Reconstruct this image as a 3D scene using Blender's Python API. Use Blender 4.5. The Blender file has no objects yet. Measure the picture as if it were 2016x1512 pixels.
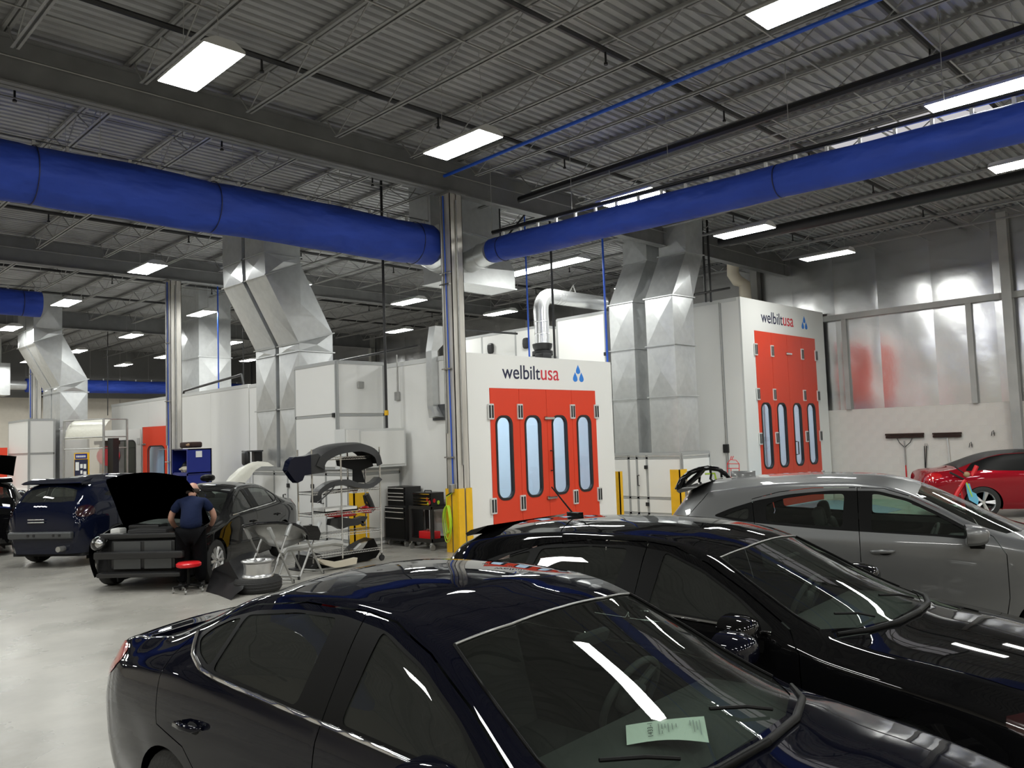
import bpy, bmesh, math, random
import numpy as np
from mathutils import Vector, Matrix
from mathutils.geometry import delaunay_2d_cdt
random.seed(7)
rnd = random.uniform
sc = bpy.context.scene
col = sc.collection
pi = math.pi
# ------------------------------------------------------------------ camera
H = 2.05
F = 1600.0
YAW, PITCH, ROLL = map(math.radians, (45.0, 3.87, -1.96))
_f = Vector((math.cos(YAW)*math.cos(PITCH), math.sin(YAW)*math.cos(PITCH), math.sin(PITCH)))
_r = Vector((math.sin(YAW), -math.cos(YAW), 0)); _u = _r.cross(_f)
RT = math.cos(ROLL)*_r + math.sin(ROLL)*_u; UP = -math.sin(ROLL)*_r + math.cos(ROLL)*_u; FW = _f
cd = bpy.data.cameras.new('camera'); cam = bpy.data.objects.new('camera', cd); col.objects.link(cam)
cd.sensor_fit = 'HORIZONTAL'; cd.sensor_width = 36; cd.lens = F/2016*36; cd.clip_end = 200; cd.clip_start = .05
cam.matrix_world = Matrix(((RT.x, UP.x, -FW.x, 0), (RT.y, UP.y, -FW.y, 0), (RT.z, UP.z, -FW.z, H), (0, 0, 0, 1)))
sc.camera = cam
# ------------------------------------------------------------------ view and world
vs = sc.view_settings
vs.view_transform = 'Standard'; vs.look = 'None'; vs.gamma = 1; vs.use_curve_mapping = False; vs.exposure = 0.0
sc.cycles.caustics_reflective = False; sc.cycles.caustics_refractive = False; sc.cycles.sample_clamp_indirect = 5; sc.cycles.max_bounces = 10; sc.cycles.transparent_max_bounces = 16
W = bpy.data.worlds.new('world'); sc.world = W; W.use_nodes = True
W.node_tree.nodes['Background'].inputs[0].default_value = (.55, .57, .6, 1)
W.node_tree.nodes['Background'].inputs[1].default_value = .03
LAMP = 57.0          # strength of the high bay diffusers
def ray(px, py): return RT*((px-1008)/F) + UP*((756-py)/F) + FW
def atz(px, py, z): d = ray(px, py); return Vector((0, 0, H)) + d*((z-H)/d.z)
def atx(px, py, X): d = ray(px, py); return Vector((0, 0, H)) + d*(X/d.x)
def aty(px, py, Y): d = ray(px, py); return Vector((0, 0, H)) + d*(Y/d.y)
def atd(px, py, D): return Vector((0, 0, H)) + ray(px, py)*D
# ------------------------------------------------------------------ materials
M = {}
def mat(name, c, rough=.5, metal=0., bump=0., bscale=40., var=0., vscale=6., coat=0., emit=0., spec=.5, detail=3., stretch=None, bdist=.02):
    m = bpy.data.materials.new(name); m.use_nodes = True; nt = m.node_tree; N = nt.nodes; L = nt.links
    b = N['Principled BSDF']
    b.inputs['Base Color'].default_value = (*c, 1); b.inputs['Roughness'].default_value = rough; b.inputs['Metallic'].default_value = metal
    b.inputs['Specular IOR Level'].default_value = spec
    if coat: b.inputs['Coat IOR'].default_value = 1.42; b.inputs['Coat Weight'].default_value = coat; b.inputs['Coat Roughness'].default_value = .02
    if emit: b.inputs['Emission Color'].default_value = (*c, 1); b.inputs['Emission Strength'].default_value = emit
    if bump or var:
        tc = N.new('ShaderNodeTexCoord'); mp = N.new('ShaderNodeMapping'); L.new(tc.outputs['Object'], mp.inputs[0])
        if stretch: mp.inputs['Scale'].default_value = stretch
    if bump:
        n = N.new('ShaderNodeTexNoise'); n.inputs['Scale'].default_value = bscale; n.inputs['Detail'].default_value = detail
        bp = N.new('ShaderNodeBump'); bp.inputs['Strength'].default_value = bump; bp.inputs['Distance'].default_value = bdist
        L.new(mp.outputs[0], n.inputs['Vector']); L.new(n.outputs['Fac'], bp.inputs['Height']); L.new(bp.outputs[0], b.inputs['Normal'])
    if var:
        n2 = N.new('ShaderNodeTexNoise'); n2.inputs['Scale'].default_value = vscale; n2.inputs['Detail'].default_value = 6
        r = N.new('ShaderNodeValToRGB'); r.color_ramp.elements[0].position = .3; r.color_ramp.elements[1].position = .7
        r.color_ramp.elements[0].color = (*[x*(1-var) for x in c], 1); r.color_ramp.elements[1].color = (*[min(1, x*(1+var)) for x in c], 1)
        L.new(mp.outputs[0], n2.inputs['Vector']); L.new(n2.outputs['Fac'], r.inputs[0]); L.new(r.outputs[0], b.inputs['Base Color'])
    M[name] = m
    return m
def glass(name, tint, refl=1.0, rough=.0, dust=0.):
    m = bpy.data.materials.new(name); m.use_nodes = True; nt = m.node_tree; N = nt.nodes; L = nt.links
    N.remove(N['Principled BSDF']); o = N['Material Output']
    t = N.new('ShaderNodeBsdfTransparent'); t.inputs[0].default_value = (*tint, 1)
    g = N.new('ShaderNodeBsdfGlossy'); g.inputs['Roughness'].default_value = rough
    lw = N.new('ShaderNodeLayerWeight'); lw.inputs[0].default_value = .5
    pw = N.new('ShaderNodeMath'); pw.operation = 'POWER'; pw.inputs[1].default_value = 5
    ma = N.new('ShaderNodeMath'); ma.operation = 'MULTIPLY_ADD'; ma.inputs[1].default_value = .94; ma.inputs[2].default_value = .06
    mu = N.new('ShaderNodeMath'); mu.operation = 'MULTIPLY'; mu.inputs[1].default_value = refl; mu.use_clamp = True
    L.new(lw.outputs['Facing'], pw.inputs[0]); L.new(pw.outputs[0], ma.inputs[0])
    mx = N.new('ShaderNodeMixShader')
    L.new(ma.outputs[0], mu.inputs[0]); L.new(mu.outputs[0], mx.inputs[0]); L.new(t.outputs[0], mx.inputs[1]); L.new(g.outputs[0], mx.inputs[2]); L.new(mx.outputs[0], o.inputs[0])
    if dust:
        df = N.new('ShaderNodeBsdfDiffuse'); df.inputs[0].default_value = (.62, .65, .60, 1); m2 = N.new('ShaderNodeMixShader'); m2.inputs[0].default_value = dust
        L.new(mx.outputs[0], m2.inputs[1]); L.new(df.outputs[0], m2.inputs[2]); L.new(m2.outputs[0], o.inputs[0])
    M[name] = m
    return m
mat("deck", (.36, .362, .365), .6, .0, var=.16, vscale=1.3)
mat('steel_grey', (.17, .172, .174), .5, .0, var=.12, vscale=3)
mat('joist_grey', (.30, .30, .295), .5, .0, var=.12, vscale=3)
mat('steel_light', (.40, .40, .385), .5, .0, var=.10, vscale=2)
mat('iron_black', (.012, .012, .013), .45)
mat("white_panel", (.84, .84, .82), .42, var=.02, vscale=.6)
mat('white_trim', (.66, .67, .66), .4)
mat('grey_trim', (.42, .43, .43), .4, .2)
mat('cream_wall', (.62, .575, .50), .7, bump=.15, bscale=6, var=.03)
mat('upper_wall', (.20, .20, .20), .7, var=.08, vscale=.7)
mat("block", (.70, .665, .62), .6, bump=.25, bscale=30, var=.03, vscale=2)
mat('foil', (.80, .80, .80), .25, 1., bump=.35, bscale=2.2, var=.05, vscale=1.2, detail=6)
mat('galv', (.66, .675, .68), .30, .68, bump=.03, bscale=10, var=.06, vscale=7)
mat('galv_dark', (.10, .105, .11), .4, .6)
mat('bright_duct', (.80, .81, .82), .25, .75, bump=.12, bscale=12)
mat('steel_col', (.62, .595, .55), .32, .45, var=.14, vscale=4, stretch=(3, 3, .35), bump=.04, bscale=10)
mat('fabric_blue', (.024, .060, .37), .62, bump=.9, bscale=1.5, var=.12, vscale=1.5, detail=2.5, spec=.3, bdist=.14, stretch=(1, 1, 2.2))
mat('red_door', (.72, .052, .018), .40, var=.03, vscale=1)
mat('rubber', (.012, .012, .013), .55)
mat('black_plastic', (.015, .015, .016), .4)
mat('navy', (.010, .012, .05), .5)
mat('logo_red', (.62, .03, .05), .5)
mat('logo_blue', (.03, .22, .72), .45)
mat('yellow', (.82, .47, .012), .45, var=.08, vscale=5)
mat('cable_blue', (.015, .09, .55), .4)
mat('chrome', (.75, .75, .75), .12, 1.)
mat('alloy', (.62, .62, .62), .3, .9)
mat('dull_steel', (.42, .42, .41), .4, .8, var=.1, vscale=8)
mat('lamp_body', (.55, .55, .54), .4)
mat('tyre', (.016, .016, .016), .7, bump=.3, bscale=60)
mat('cab_blue', (.010, .022, .22), .35)
mat('paper', (.80, .84, .80), .6)
mat('paper_green', (.50, .72, .66), .6)
mat('skin', (.55, .30, .22), .5)
mat('shirt', (.010, .017, .052), .9, spec=.2, bump=.5, bscale=14, detail=3)
mat('trousers', (.005, .005, .006), .95, spec=.08, bump=.4, bscale=14)
mat('hair', (.045, .03, .022), .8)
mat('red_vinyl', (.62, .012, .018), .3)
mat('hose', (.50, .78, .04), .4)
mat('wood', (.35, .22, .12), .6)
mat('bristle', (.035, .016, .012), .9, bump=.6, bscale=90)
mat('tape_blue', (.16, .50, .72), .7)
mat('poly', (.78, .77, .68), .35, bump=.5, bscale=9)
mat('white_plastic', (.72, .72, .70), .4)
mat('tan_foam', (.62, .56, .45), .7)
mat('interior', (.022, .022, .023), .75)
mat('interior_grey', (.035, .035, .036), .8)
mat('lining', (.010, .010, .011), .9)
mat('glass_tint_floor', (.36, .55, .46), .25)
mat('blue_floor', (.20, .42, .60), .25)
glass('booth_glass', (.78, .88, .97), .8)
glass('car_glass', (.42, .46, .44), 1.0, dust=.02)
glass('dark_glass', (.22, .24, .225), 1.0, dust=.035)
glass('clear_glass', (.64, .74, .67), 1.0, dust=.012)
glass('lens_clear', (.8, .8, .8), 1.5)
def film():
    m = mat('film', (.75, .74, .70), .25); nt = m.node_tree; b = nt.nodes['Principled BSDF']
    b.inputs['Alpha'].default_value = .35
film()
def lampmat(n, c, s):
    m = bpy.data.materials.new(n); m.use_nodes = True; nt = m.node_tree; nt.nodes.remove(nt.nodes['Principled BSDF'])
    e = nt.nodes.new('ShaderNodeEmission'); e.inputs[0].default_value = (*c, 1); e.inputs[1].default_value = s
    nt.links.new(e.outputs[0], nt.nodes['Material Output'].inputs[0]); M[n] = m
lampmat('lamp', (.985, 1, .955), LAMP)
lampmat('booth_lamp', (.84, .94, 1), 7.0)
def concrete():
    m = mat('concrete', (.40, .39, .365), .25); nt = m.node_tree; N = nt.nodes; L = nt.links; b = N['Principled BSDF']
    tc = N.new('ShaderNodeTexCoord'); n = N.new('ShaderNodeTexNoise'); n.inputs['Scale'].default_value = .9; n.inputs['Detail'].default_value = 9; n.inputs['Roughness'].default_value = .65
    r = N.new('ShaderNodeValToRGB'); e = r.color_ramp.elements; e[0].position = .28; e[1].position = .72
    e[0].color = (.28, .27, .245, 1); e[1].color = (.48, .462, .42, 1)
    n2 = N.new('ShaderNodeTexNoise'); n2.inputs['Scale'].default_value = 1.1; n2.inputs['Detail'].default_value = 4
    mr = N.new('ShaderNodeMapRange'); mr.inputs[3].default_value = .22; mr.inputs[4].default_value = .34
    L.new(tc.outputs['Object'], n.inputs['Vector']); L.new(tc.outputs['Object'], n2.inputs['Vector'])
    L.new(n.outputs['Fac'], r.inputs[0]); L.new(r.outputs[0], b.inputs['Base Color']); L.new(n2.outputs['Fac'], mr.inputs[0]); L.new(mr.outputs[0], b.inputs['Roughness'])
concrete()
def paint(name, c, flake=.0, rough=.3, spec=.0):
    return mat(name, c, rough, flake, coat=1.0, spec=spec)
paint('paint_blue', (.003, .0034, .008), 0, .4)
paint('paint_black', (.004, .004, .0045), .0, .4)
paint('paint_grey', (.17, .173, .175), .7, .42, .4)
paint('paint_suv', (.004, .006, .018), 0, .4)
paint('paint_sonata', (.004, .004, .0045), 0, .4)
paint('paint_red', (.26, .006, .014), .3, .38)
paint('paint_white', (.13, .17, .21), .0, .3, .4)
mat('dark_lens', (.02, .002, .003), .15, coat=1.)
mat('red_lens', (.45, .008, .012), .12, coat=1.)
mat('satin_black', (.006, .006, .006), .4, spec=.10)
# ------------------------------------------------------------------ mesh helpers
ORG = {}
class MB:
    def __init__(s): s.v = []; s.f = []
    def add(s, vs, fs): k = len(s.v); s.v += [tuple(p) for p in vs]; s.f += [tuple(i+k for i in f) for f in fs]; return s
    def box(s, x0, x1, y0, y1, z0, z1):
        return s.add([(x0, y0, z0), (x1, y0, z0), (x1, y1, z0), (x0, y1, z0), (x0, y0, z1), (x1, y0, z1), (x1, y1, z1), (x0, y1, z1)],
            [(0, 3, 2, 1), (4, 5, 6, 7), (0, 1, 5, 4), (1, 2, 6, 5), (2, 3, 7, 6), (3, 0, 4, 7)])
    def cbox(s, c, d, rz=0, rx=0, ry=0):
        m = Matrix.Rotation(rz, 3, 'Z') @ Matrix.Rotation(ry, 3, 'Y') @ Matrix.Rotation(rx, 3, 'X'); a, b, e = d[0]/2, d[1]/2, d[2]/2
        k = len(s.v); s.box(-a, a, -b, b, -e, e); c = Vector(c)
        for i in range(k, len(s.v)): s.v[i] = tuple(m @ Vector(s.v[i]) + c)
        return s
    def bbox(s, c, d, r=.02, rz=0, rx=0, ry=0, seg=2):   # rounded box
        bm = bmesh.new(); bmesh.ops.create_cube(bm, size=1)
        bmesh.ops.scale(bm, vec=d, verts=bm.verts); bmesh.ops.bevel(bm, geom=list(bm.edges), offset=r, segments=seg, profile=.5, affect='EDGES')
        m = Matrix.Translation(c) @ Matrix.Rotation(rz, 4, 'Z') @ Matrix.Rotation(ry, 4, 'Y') @ Matrix.Rotation(rx, 4, 'X'); bm.transform(m)
        return s.bm(bm)
    def bm(s, bm):
        bm.verts.index_update(); s.add([v.co[:] for v in bm.verts], [[v.index for v in f.verts] for f in bm.faces]); bm.free(); return s
    def prism(s, poly, t, axis='y', at=0.):   # polygon extruded along an axis by t
        n = len(poly)
        f3 = {'y': lambda a, b, w: (a, w, b), 'x': lambda a, b, w: (w, a, b), 'z': lambda a, b, w: (a, b, w)}[axis]
        vs = [f3(a, b, at) for a, b in poly] + [f3(a, b, at+t) for a, b in poly]
        return s.add(vs, [tuple(range(n-1, -1, -1)), tuple(range(n, 2*n))] + [(i, (i+1) % n, n+(i+1) % n, n+i) for i in range(n)])
    def tube(s, path, r, n=8, cap=True, close=False):
        P = [Vector(p) for p in path]; m = len(P); R = r if hasattr(r, '__len__') else [r]*m; k = len(s.v); ref = None
        for i, p in enumerate(P):
            if close: d = P[(i+1) % m]-P[i-1]
            else: d = P[min(i+1, m-1)]-P[max(i-1, 0)]
            d = d.normalized() if d.length > 1e-9 else Vector((0, 0, 1))
            if ref is None: ref = Vector((0, 0, 1)) if abs(d.z) < .9 else Vector((1, 0, 0))
            a = (ref - d*ref.dot(d)); a = a.normalized() if a.length > 1e-6 else d.orthogonal().normalized(); ref = a; b = d.cross(a)
            for j in range(n): t = 2*pi*j/n+pi/n; s.v.append(tuple(p + (a*math.cos(t)+b*math.sin(t))*R[i]))
        for i in range(m if close else m-1):
            i2 = (i+1) % m
            for j in range(n): s.f.append((k+i*n+j, k+i*n+(j+1) % n, k+i2*n+(j+1) % n, k+i2*n+j))
        if cap and not close: s.f.append(tuple(k+j for j in range(n-1, -1, -1))); s.f.append(tuple(k+(m-1)*n+j for j in range(n)))
        return s
    def cyl(s, a, b, r, n=12): return s.tube([a, b], r, n)
    def lathe(s, prof, c=(0, 0, 0), axis='z', n=24, close=False):
        k = len(s.v); c = Vector(c); m = len(prof)
        for r, h in prof:
            for j in range(n):
                a = 2*pi*j/n; q = (r*math.cos(a), r*math.sin(a), h)
                q = {'z': q, 'y': (q[0], q[2], q[1]), 'x': (q[2], q[0], q[1])}[axis]; s.v.append(tuple(Vector(q)+c))
        for i in range(m if close else m-1):
            i2 = (i+1) % m
            for j in range(n): s.f.append((k+i*n+j, k+i*n+(j+1) % n, k+i2*n+(j+1) % n, k+i2*n+j))
        return s
    def loft(s, secs, cap=True, closed=True):
        k = len(s.v); n = len(secs[0])
        for q in secs: s.v += [tuple(p) for p in q]
        for i in range(len(secs)-1):
            for j in range(n if closed else n-1): s.f.append((k+i*n+j, k+i*n+(j+1) % n, k+(i+1)*n+(j+1) % n, k+(i+1)*n+j))
        if cap and closed: s.f.append(tuple(range(k+n-1, k-1, -1))); s.f.append(tuple(k+(len(secs)-1)*n+j for j in range(n)))
        return s
    def ell(s, c, d, n=14, m=9, rz=0, pw=1., rx=0, ry=0):
        k = len(s.v); c = Vector(c); R = Matrix.Rotation(rz, 3, 'Z') @ Matrix.Rotation(ry, 3, 'Y') @ Matrix.Rotation(rx, 3, 'X')
        sg = lambda t: math.copysign(abs(t)**pw, t)
        for i in range(m+1):
            t = -pi/2+pi*i/m
            for j in range(n):
                a = 2*pi*j/n; s.v.append(tuple(R @ Vector((d[0]*sg(math.cos(t))*sg(math.cos(a)), d[1]*sg(math.cos(t))*sg(math.sin(a)), d[2]*sg(math.sin(t)))) + c))
        for i in range(m):
            for j in range(n): s.f.append((k+i*n+j, k+i*n+(j+1) % n, k+(i+1)*n+(j+1) % n, k+(i+1)*n+j))
        return s
    def build(s, name, m, parent=None, smooth=None, label=None, kind=None, flip=False):
        me = bpy.data.meshes.new(name); o = ORG.get(parent.name if parent else None, Vector((0, 0, 0)))
        me.from_pydata([(v[0]-o.x, v[1]-o.y, v[2]-o.z) for v in s.v], [], s.f); me.validate()
        if smooth is not None:
            me.shade_smooth()
            if smooth > 0: me.set_sharp_from_angle(angle=math.radians(smooth))
        me.materials.append(M[m] if isinstance(m, str) else m)
        return link(name, me, parent, label, kind)
def link(name, me, parent=None, label=None, kind=None):
    ob = bpy.data.objects.new(name, me); col.objects.link(ob)
    if parent: ob.parent = parent; ORG[ob.name] = ORG.get(parent.name, Vector((0, 0, 0)))
    if label: ob['label'] = label
    if kind: ob['kind'] = kind
    return ob
def thing(name, label, cat, group=None, loc=(0, 0, 0), rz=0, local=False):
    o = bpy.data.objects.new(name, None); col.objects.link(o); o.location = loc; o.rotation_euler = (0, 0, rz); o.empty_display_size = .1
    o['label'] = label; o['category'] = cat
    if group: o['group'] = group
    ORG[o.name] = Vector((0, 0, 0)) if local else Vector(loc)
    return o
def tag(o, label, cat, group=None):
    o['label'] = label; o['category'] = cat
    if group: o['group'] = group
    return o
def dup(o, parent=None, loc=None, rz=None, label=None, group=None):
    c = o.copy(); col.objects.link(c)
    if parent: c.parent = parent
    if loc is not None: c.location = loc
    if rz is not None: c.rotation_euler = (0, 0, rz)
    if label: c['label'] = label
    if group: c['group'] = group
    for ch in list(o.children): dup(ch, c)
    return c
def stadium(x0, x1, z0, z1, r, n=8):
    pts = []
    for cx, cz, a0 in ((x1-r, z1-r, 0), (x0+r, z1-r, pi/2), (x0+r, z0+r, pi), (x1-r, z0+r, 1.5*pi)):
        for i in range(n+1): a = a0+pi/2*i/n; pts.append((cx+r*math.cos(a), cz+r*math.sin(a)))
    return pts
# ------------------------------------------------------------------ the setting
XW, YB, XL, YF, ZD = 23.6, 46.0, -9.0, -10.3, 7.56     # right wall, back wall, left, front, deck underside
def struct(o): o['kind'] = 'structure'; return o
fl = struct(MB().box(XL, XW, YF, YB, -.2, 0).build('floor', 'concrete'))
for nm, m_, pts in (('floor_patch', 'blue_floor', [(1470, 1016), (1560, 985), (1650, 985), (1700, 990), (1778, 1003), (1712, 1018), (1650, 1012), (1560, 1030)]),
                    ('floor_patch', 'glass_tint_floor', [(1655, 984), (1700, 960), (1900, 985), (1930, 1060), (1715, 1060), (1716, 1019), (1782, 1003)])):  # green tint of the crossover's glass put into the floor colour
    q = [atz(x, y, 0) for x, y in pts]
    b = MB(); b.prism([(p.x, p.y) for p in q], .003, 'z', 0.); b.build(nm, m_, fl)
# roof deck: trapezoid ribs that run along X
cb = MB(); y = YF; pr = []
while y < YB+.2:
    pr += [(y, 0), (y+.085, 0), (y+.102, .05), (y+.151, .05)]; y += .168
vs_ = []
for x in (XL, XW): vs_ += [(x, a, ZD+b) for a, b in pr]
n = len(pr); cb.add(vs_, [(i, i+1, n+i+1, n+i) for i in range(n-1)])
cb.box(XL, XW, YF, YB, ZD+.07, ZD+.12)
ceil = struct(cb.build('ceiling', 'deck'))
GY = [.62, 11.55, 22.35, 33.2]
for gy in GY:       # wide flange girders
    b = MB(); z0, z1 = 6.76, 7.40; b.box(XL, XW, gy-.11, gy+.11, z0, z0+.022); b.box(XL, XW, gy-.11, gy+.11, z1-.022, z1); b.box(XL, XW, gy-.008, gy+.008, z0, z1)
    b.build('girder', 'steel_grey', ceil)
def joist(L):
    c = MB(); w = MB(); zt, zb = 7.53, 7.06; e = .45
    for s in (-1, 1):
        c.box(s*.012, s*.055, 0, L, zt-.055, zt-.008) if s > 0 else c.box(-.055, -.012, 0, L, zt-.055, zt-.008)
        c.box(*sorted((s*.012, s*.05)), e, L-e, zb, zb+.008); c.box(*sorted((s*.012, s*.020)), e, L-e, zb, zb+.045)
    k = int(round((L-2*e)/.62)); d = (L-2*e)/k
    pts = [(0, .12, zt-.05)] + [(0, e+i*d, zb+.02 if i % 2 == 0 else zt-.04) for i in range(k+1)] + [(0, L-.12, zt-.05)]
    for a, b2 in zip(pts[:-1], pts[1:]): w.tube([a, b2], .011, 4, False)
    return c, w
jm = {}
for i in range(len(GY)+1):
    ya = ([YF]+GY)[i]+.0; yb = (GY+[YB])[i]; c, w = joist(yb-ya); X = 4.17-1.54*8
    cm = wm = None
    while X < XW-.3:
        if X > XL+.3:
            if cm is None:
                jo = c.build('joist', 'joist_grey', ceil); wo = w.build('web', 'joist_grey', jo); cm, wm = jo.data, wo.data
            else: jo = link('joist', cm, ceil); wo = link('web', wm, jo)
            jo.location = (X, ya, 0)
        X += 1.54
for yy in [GY[0]+1.4+1.35*k for k in range(30)]:      # thin bridging angles over the joists
    if abs((yy-GY[0]) % 10.9) > .8 and int(yy*3) % 2 == 0: MB().box(XL, XW, yy-.016, yy+.016, 7.115, 7.121).box(XL, XW, yy-.016, yy-.012, 7.10, 7.121).build('bridging', 'steel_light', ceil)
# skylight in the deck
sk = MB(); sk.box(15.1, 16.5, 3.6, 6.5, ZD-.012, ZD-.002); lampmat('skylight', (.93, .90, .92), .62); sk.build('skylight_panel', 'skylight', ceil)
b = MB()
for y in (3.6, 4.55, 5.5, 6.5): b.box(15.1, 16.5, y-.02, y+.02, ZD-.03, ZD)
for x in (15.1, 16.5): b.box(x-.03, x+.03, 3.6, 6.5, ZD-.03, ZD)
b.build('skylight_frame', 'steel_light', ceil)
# ---- walls
wr = struct(MB().box(XW+.05, XW+.25, YF, YB, 0, ZD).build('wall_right', 'cream_wall'))
ZB = 2.57
bw, bh = .405, ZB/13
bmsh = MB().bbox((0, 0, 0), (.05, bw-.004, bh-.004), .0015, seg=1).build('block', 'block', wr).data
bpy.data.objects.remove(wr.children[0])
cnt = 0
for r in range(13):
    y = 2.6 - (bw/2 if r % 2 else 0)
    while y < 11.4:
        o = link('block', bmsh, wr); o.location = (XW+.025, y+bw/2, bh*(r+.5)); y += bw; cnt += 1
MB().box(XW+.012, XW+.05, 11.3, YB, 0, ZB).box(XW+.012, XW+.05, YF, 2.75, 0, ZB).build('block_wall_base', 'block', wr)
MB().box(XW+.003, XW+.05, 2.4, 11.6, 0, ZB-.002).build('mortar', 'block', wr)
y = YF; k = 0; random.seed(3)
while y < YB:           # foil faced insulation sheets between the girts
    w_ = rnd(1.1, 1.5); 
    for z0, z1 in ((ZB, 5.22), (5.34, ZD)):
        b = MB(); ny, nz = 6, 8; g = []
        for i in range(ny+1):
            for j in range(nz+1):
                e = .0 if i in (0, ny) or j in (0, nz) else rnd(-.022, .006)
                g.append((XW+.03+e+(.012 if i in (0, ny) else 0), y+w_*i/ny, z0+(z1-z0)*j/nz))
        b.add(g, [(i*(nz+1)+j, (i+1)*(nz+1)+j, (i+1)*(nz+1)+j+1, i*(nz+1)+j+1) for i in range(ny) for j in range(nz)])
        b.build('foil_sheet', 'foil', wr, 0)
    y += w_
b = MB().box(XW-.10, XW+.04, YF, YB, 5.20, 5.36); b.build('girt', 'steel_light', wr)
for yy in (9.78, 6.48, 3.1, 13.5, 17.2, 20.9, 24.6, 28.3): MB().box(XW-.08, XW+.03, yy-.07, yy+.07, ZB, 5.2).build('wall_post', 'steel_light', wr)
for yy in (5.53, -2.5, GY[1]+.9, 18.0, GY[2], 28, GY[3], 40):
    b = MB(); b.box(XW-.26, XW-.24, yy-.11, yy+.11, 0, 7.4); b.box(XW-.02, XW+.0, yy-.11, yy+.11, 0, 7.4); b.box(XW-.24, XW-.02, yy-.01, yy+.01, 0, 7.4); b.build('wall_column', 'steel_light', wr)
wb = struct(MB().box(XL, XW, YB, YB+.2, 0, 4.95).build('wall_back', 'cream_wall'))
MB().box(XL, XW, YB-.01, YB+.2, 4.95, ZD).build('wall_panel', 'upper_wall', wb)
for x in range(-8, 24, 4): MB().box(x-.01, x+.01, YB-.012, YB, .1, 4.9).build('panel_joint', 'upper_wall', wb)
wl = struct(MB().box(XL-.2, XL, YF, YB, 0, ZD).build('wall_left', 'cream_wall'))
wf = struct(MB().box(XL, XW, YF-.2, YF, 0, ZD).build('wall_front', 'cream_wall'))
# ---- sprinkler and air lines under the deck
def pipe(nm, label, pts, r, m_, cat='pipe', grp=None, n=8):
    return tag(MB().tube(pts, r, n).build(nm, m_, None, 40), label, cat, grp)
for k, y in enumerate((9.8, 6.6, 3.55, 12.9, 16.1, 19.3, 25.4, 29.0, 36.0)):
    t = thing('sprinkler_pipe', 'thin black sprinkler branch pipe running across the roof joists', 'pipe', 'sprinkler branch pipes under the deck', (XL, y, 7.2))
    MB().tube([(XL, y, 7.30), (XW-.1, y, 7.30)], .038, 6).build('branch_pipe', 'iron_black', t, 40)
    for x in np.arange(-4, 23, 3.08): MB().cyl((x+.3*k % 1.5, y, 7.28), (x+.3*k % 1.5, y, 7.12), .016, 6).cyl((x+.3*k % 1.5, y, 7.12), (x+.3*k % 1.5, y, 7.09), .03, 6).build('sprinkler_head', 'iron_black', t)
pipe('air_line', 'blue compressed air pipe running under the joists past the near column', [(9.35, -6, 6.98), (9.58, 5.88, 6.98), (9.7, 11.3, 6.98)], .03, 'cable_blue')
pipe('gas_main', 'black iron main pipe hung beside the long fabric duct', [(11.3, -6, 6.9), (11.52, 2.3, 6.9), (11.7, 11.3, 6.9)], .07, 'iron_black')
pipe('sprinkler_main', 'thick black sprinkler main near the foil wall', [(18.7, -6, 6.95), (18.6, 10.8, 6.95)], .13, 'iron_black', n=12)
pipe('conduit', 'pair of thin grey conduits strapped along the joists', [(12.2, -5, 6.93), (12.6, 10.5, 6.93)], .014, 'steel_light')
pipe('conduit', 'grey conduit above the long fabric duct', [(12.9, -5, 7.0), (13.1, 11, 7.0)], .014, 'steel_light')
pipe('suspension_rail', 'black rail carrying the long fabric duct', [(10.98, -5, 5.80), (10.88, 3.94, 5.94), (10.8, 11.2, 6.07)], .03, 'iron_black')
# ---- high bay lights
def lamp0():
    t = thing('high_bay_light', 'glowing white high bay fluorescent fixture hung below the roof joists', 'light', 'high bay lights in rows', (0, 0, 6.25))
    L, w_ = 1.22, .46
    b = MB(); a = .55
    sec = lambda y, s: [(-w_/2, y, 6.255), (-w_/2*.98, y, 6.29), (-w_*.28*s, y, 6.36), (w_*.28*s, y, 6.36), (w_/2*.98, y, 6.29), (w_/2, y, 6.255)]
    b.loft([sec(-L/2, .8), sec(-L/2+.1, 1), sec(L/2-.1, 1), sec(L/2, .8)]); b.build('housing', 'lamp_body', t)
    MB().add([(-w_/2+.01, -L/2+.01, 6.25), (-w_/2+.01, L/2-.01, 6.25), (w_/2-.01, L/2-.01, 6.25), (w_/2-.01, -L/2+.01, 6.25)], [(0, 1, 2, 3)]).build('diffuser', 'lamp', t)
    for s in (-1, 1): MB().tube([(0, s*.45, 6.36), (0, s*.40, 7.58)], .004, 4).build('hanger_wire', 'steel_light', t)
    return t
LP = [atz(x, y, 6.25) for x, y in ((394, 135), (910, 287), (1240, 390), (1465, 457), (1628, 504), (1930, 190), (1602, -2), (2035, 318), (290, 530), (130, 597), (397, 618), (805, 595), (985, 617), (785, 652), (1036, 535), (1112, 518), (20, 647), (258, 662), (152, 692), (243, 719), (455, 676), (323, 703), (400, 724), (58, 712))]
LP = [Vector((p.x, p.y, 6.25)) for p in LP]
for x in (-4, -.1, 3.7): LP += [Vector((x, y, 6.25)) for y in (19, 24.6, 30.5, 36, 41) if not (x > 3 and y < 20)]
for x in (-4, -.1): LP += [Vector((x, y, 6.25)) for y in (2.9, 8.45, 13.5)]
LP += [Vector((3.8, 13.6, 6.25)), Vector((19.2, 2.9, 6.25)), Vector((5.4, 13.15, 6.25)), Vector((11.0, 19.1, 6.25)), Vector((18.6, 30.6, 6.25)), Vector((18.6, 36.4, 6.25)), Vector((7.4, 36.2, 6.25)), Vector((18.7, 13.6, 6.25)), Vector((7.2, 41, 6.25))]  # third lamp: off grid and unseen, added to brighten the bent ducts
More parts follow.
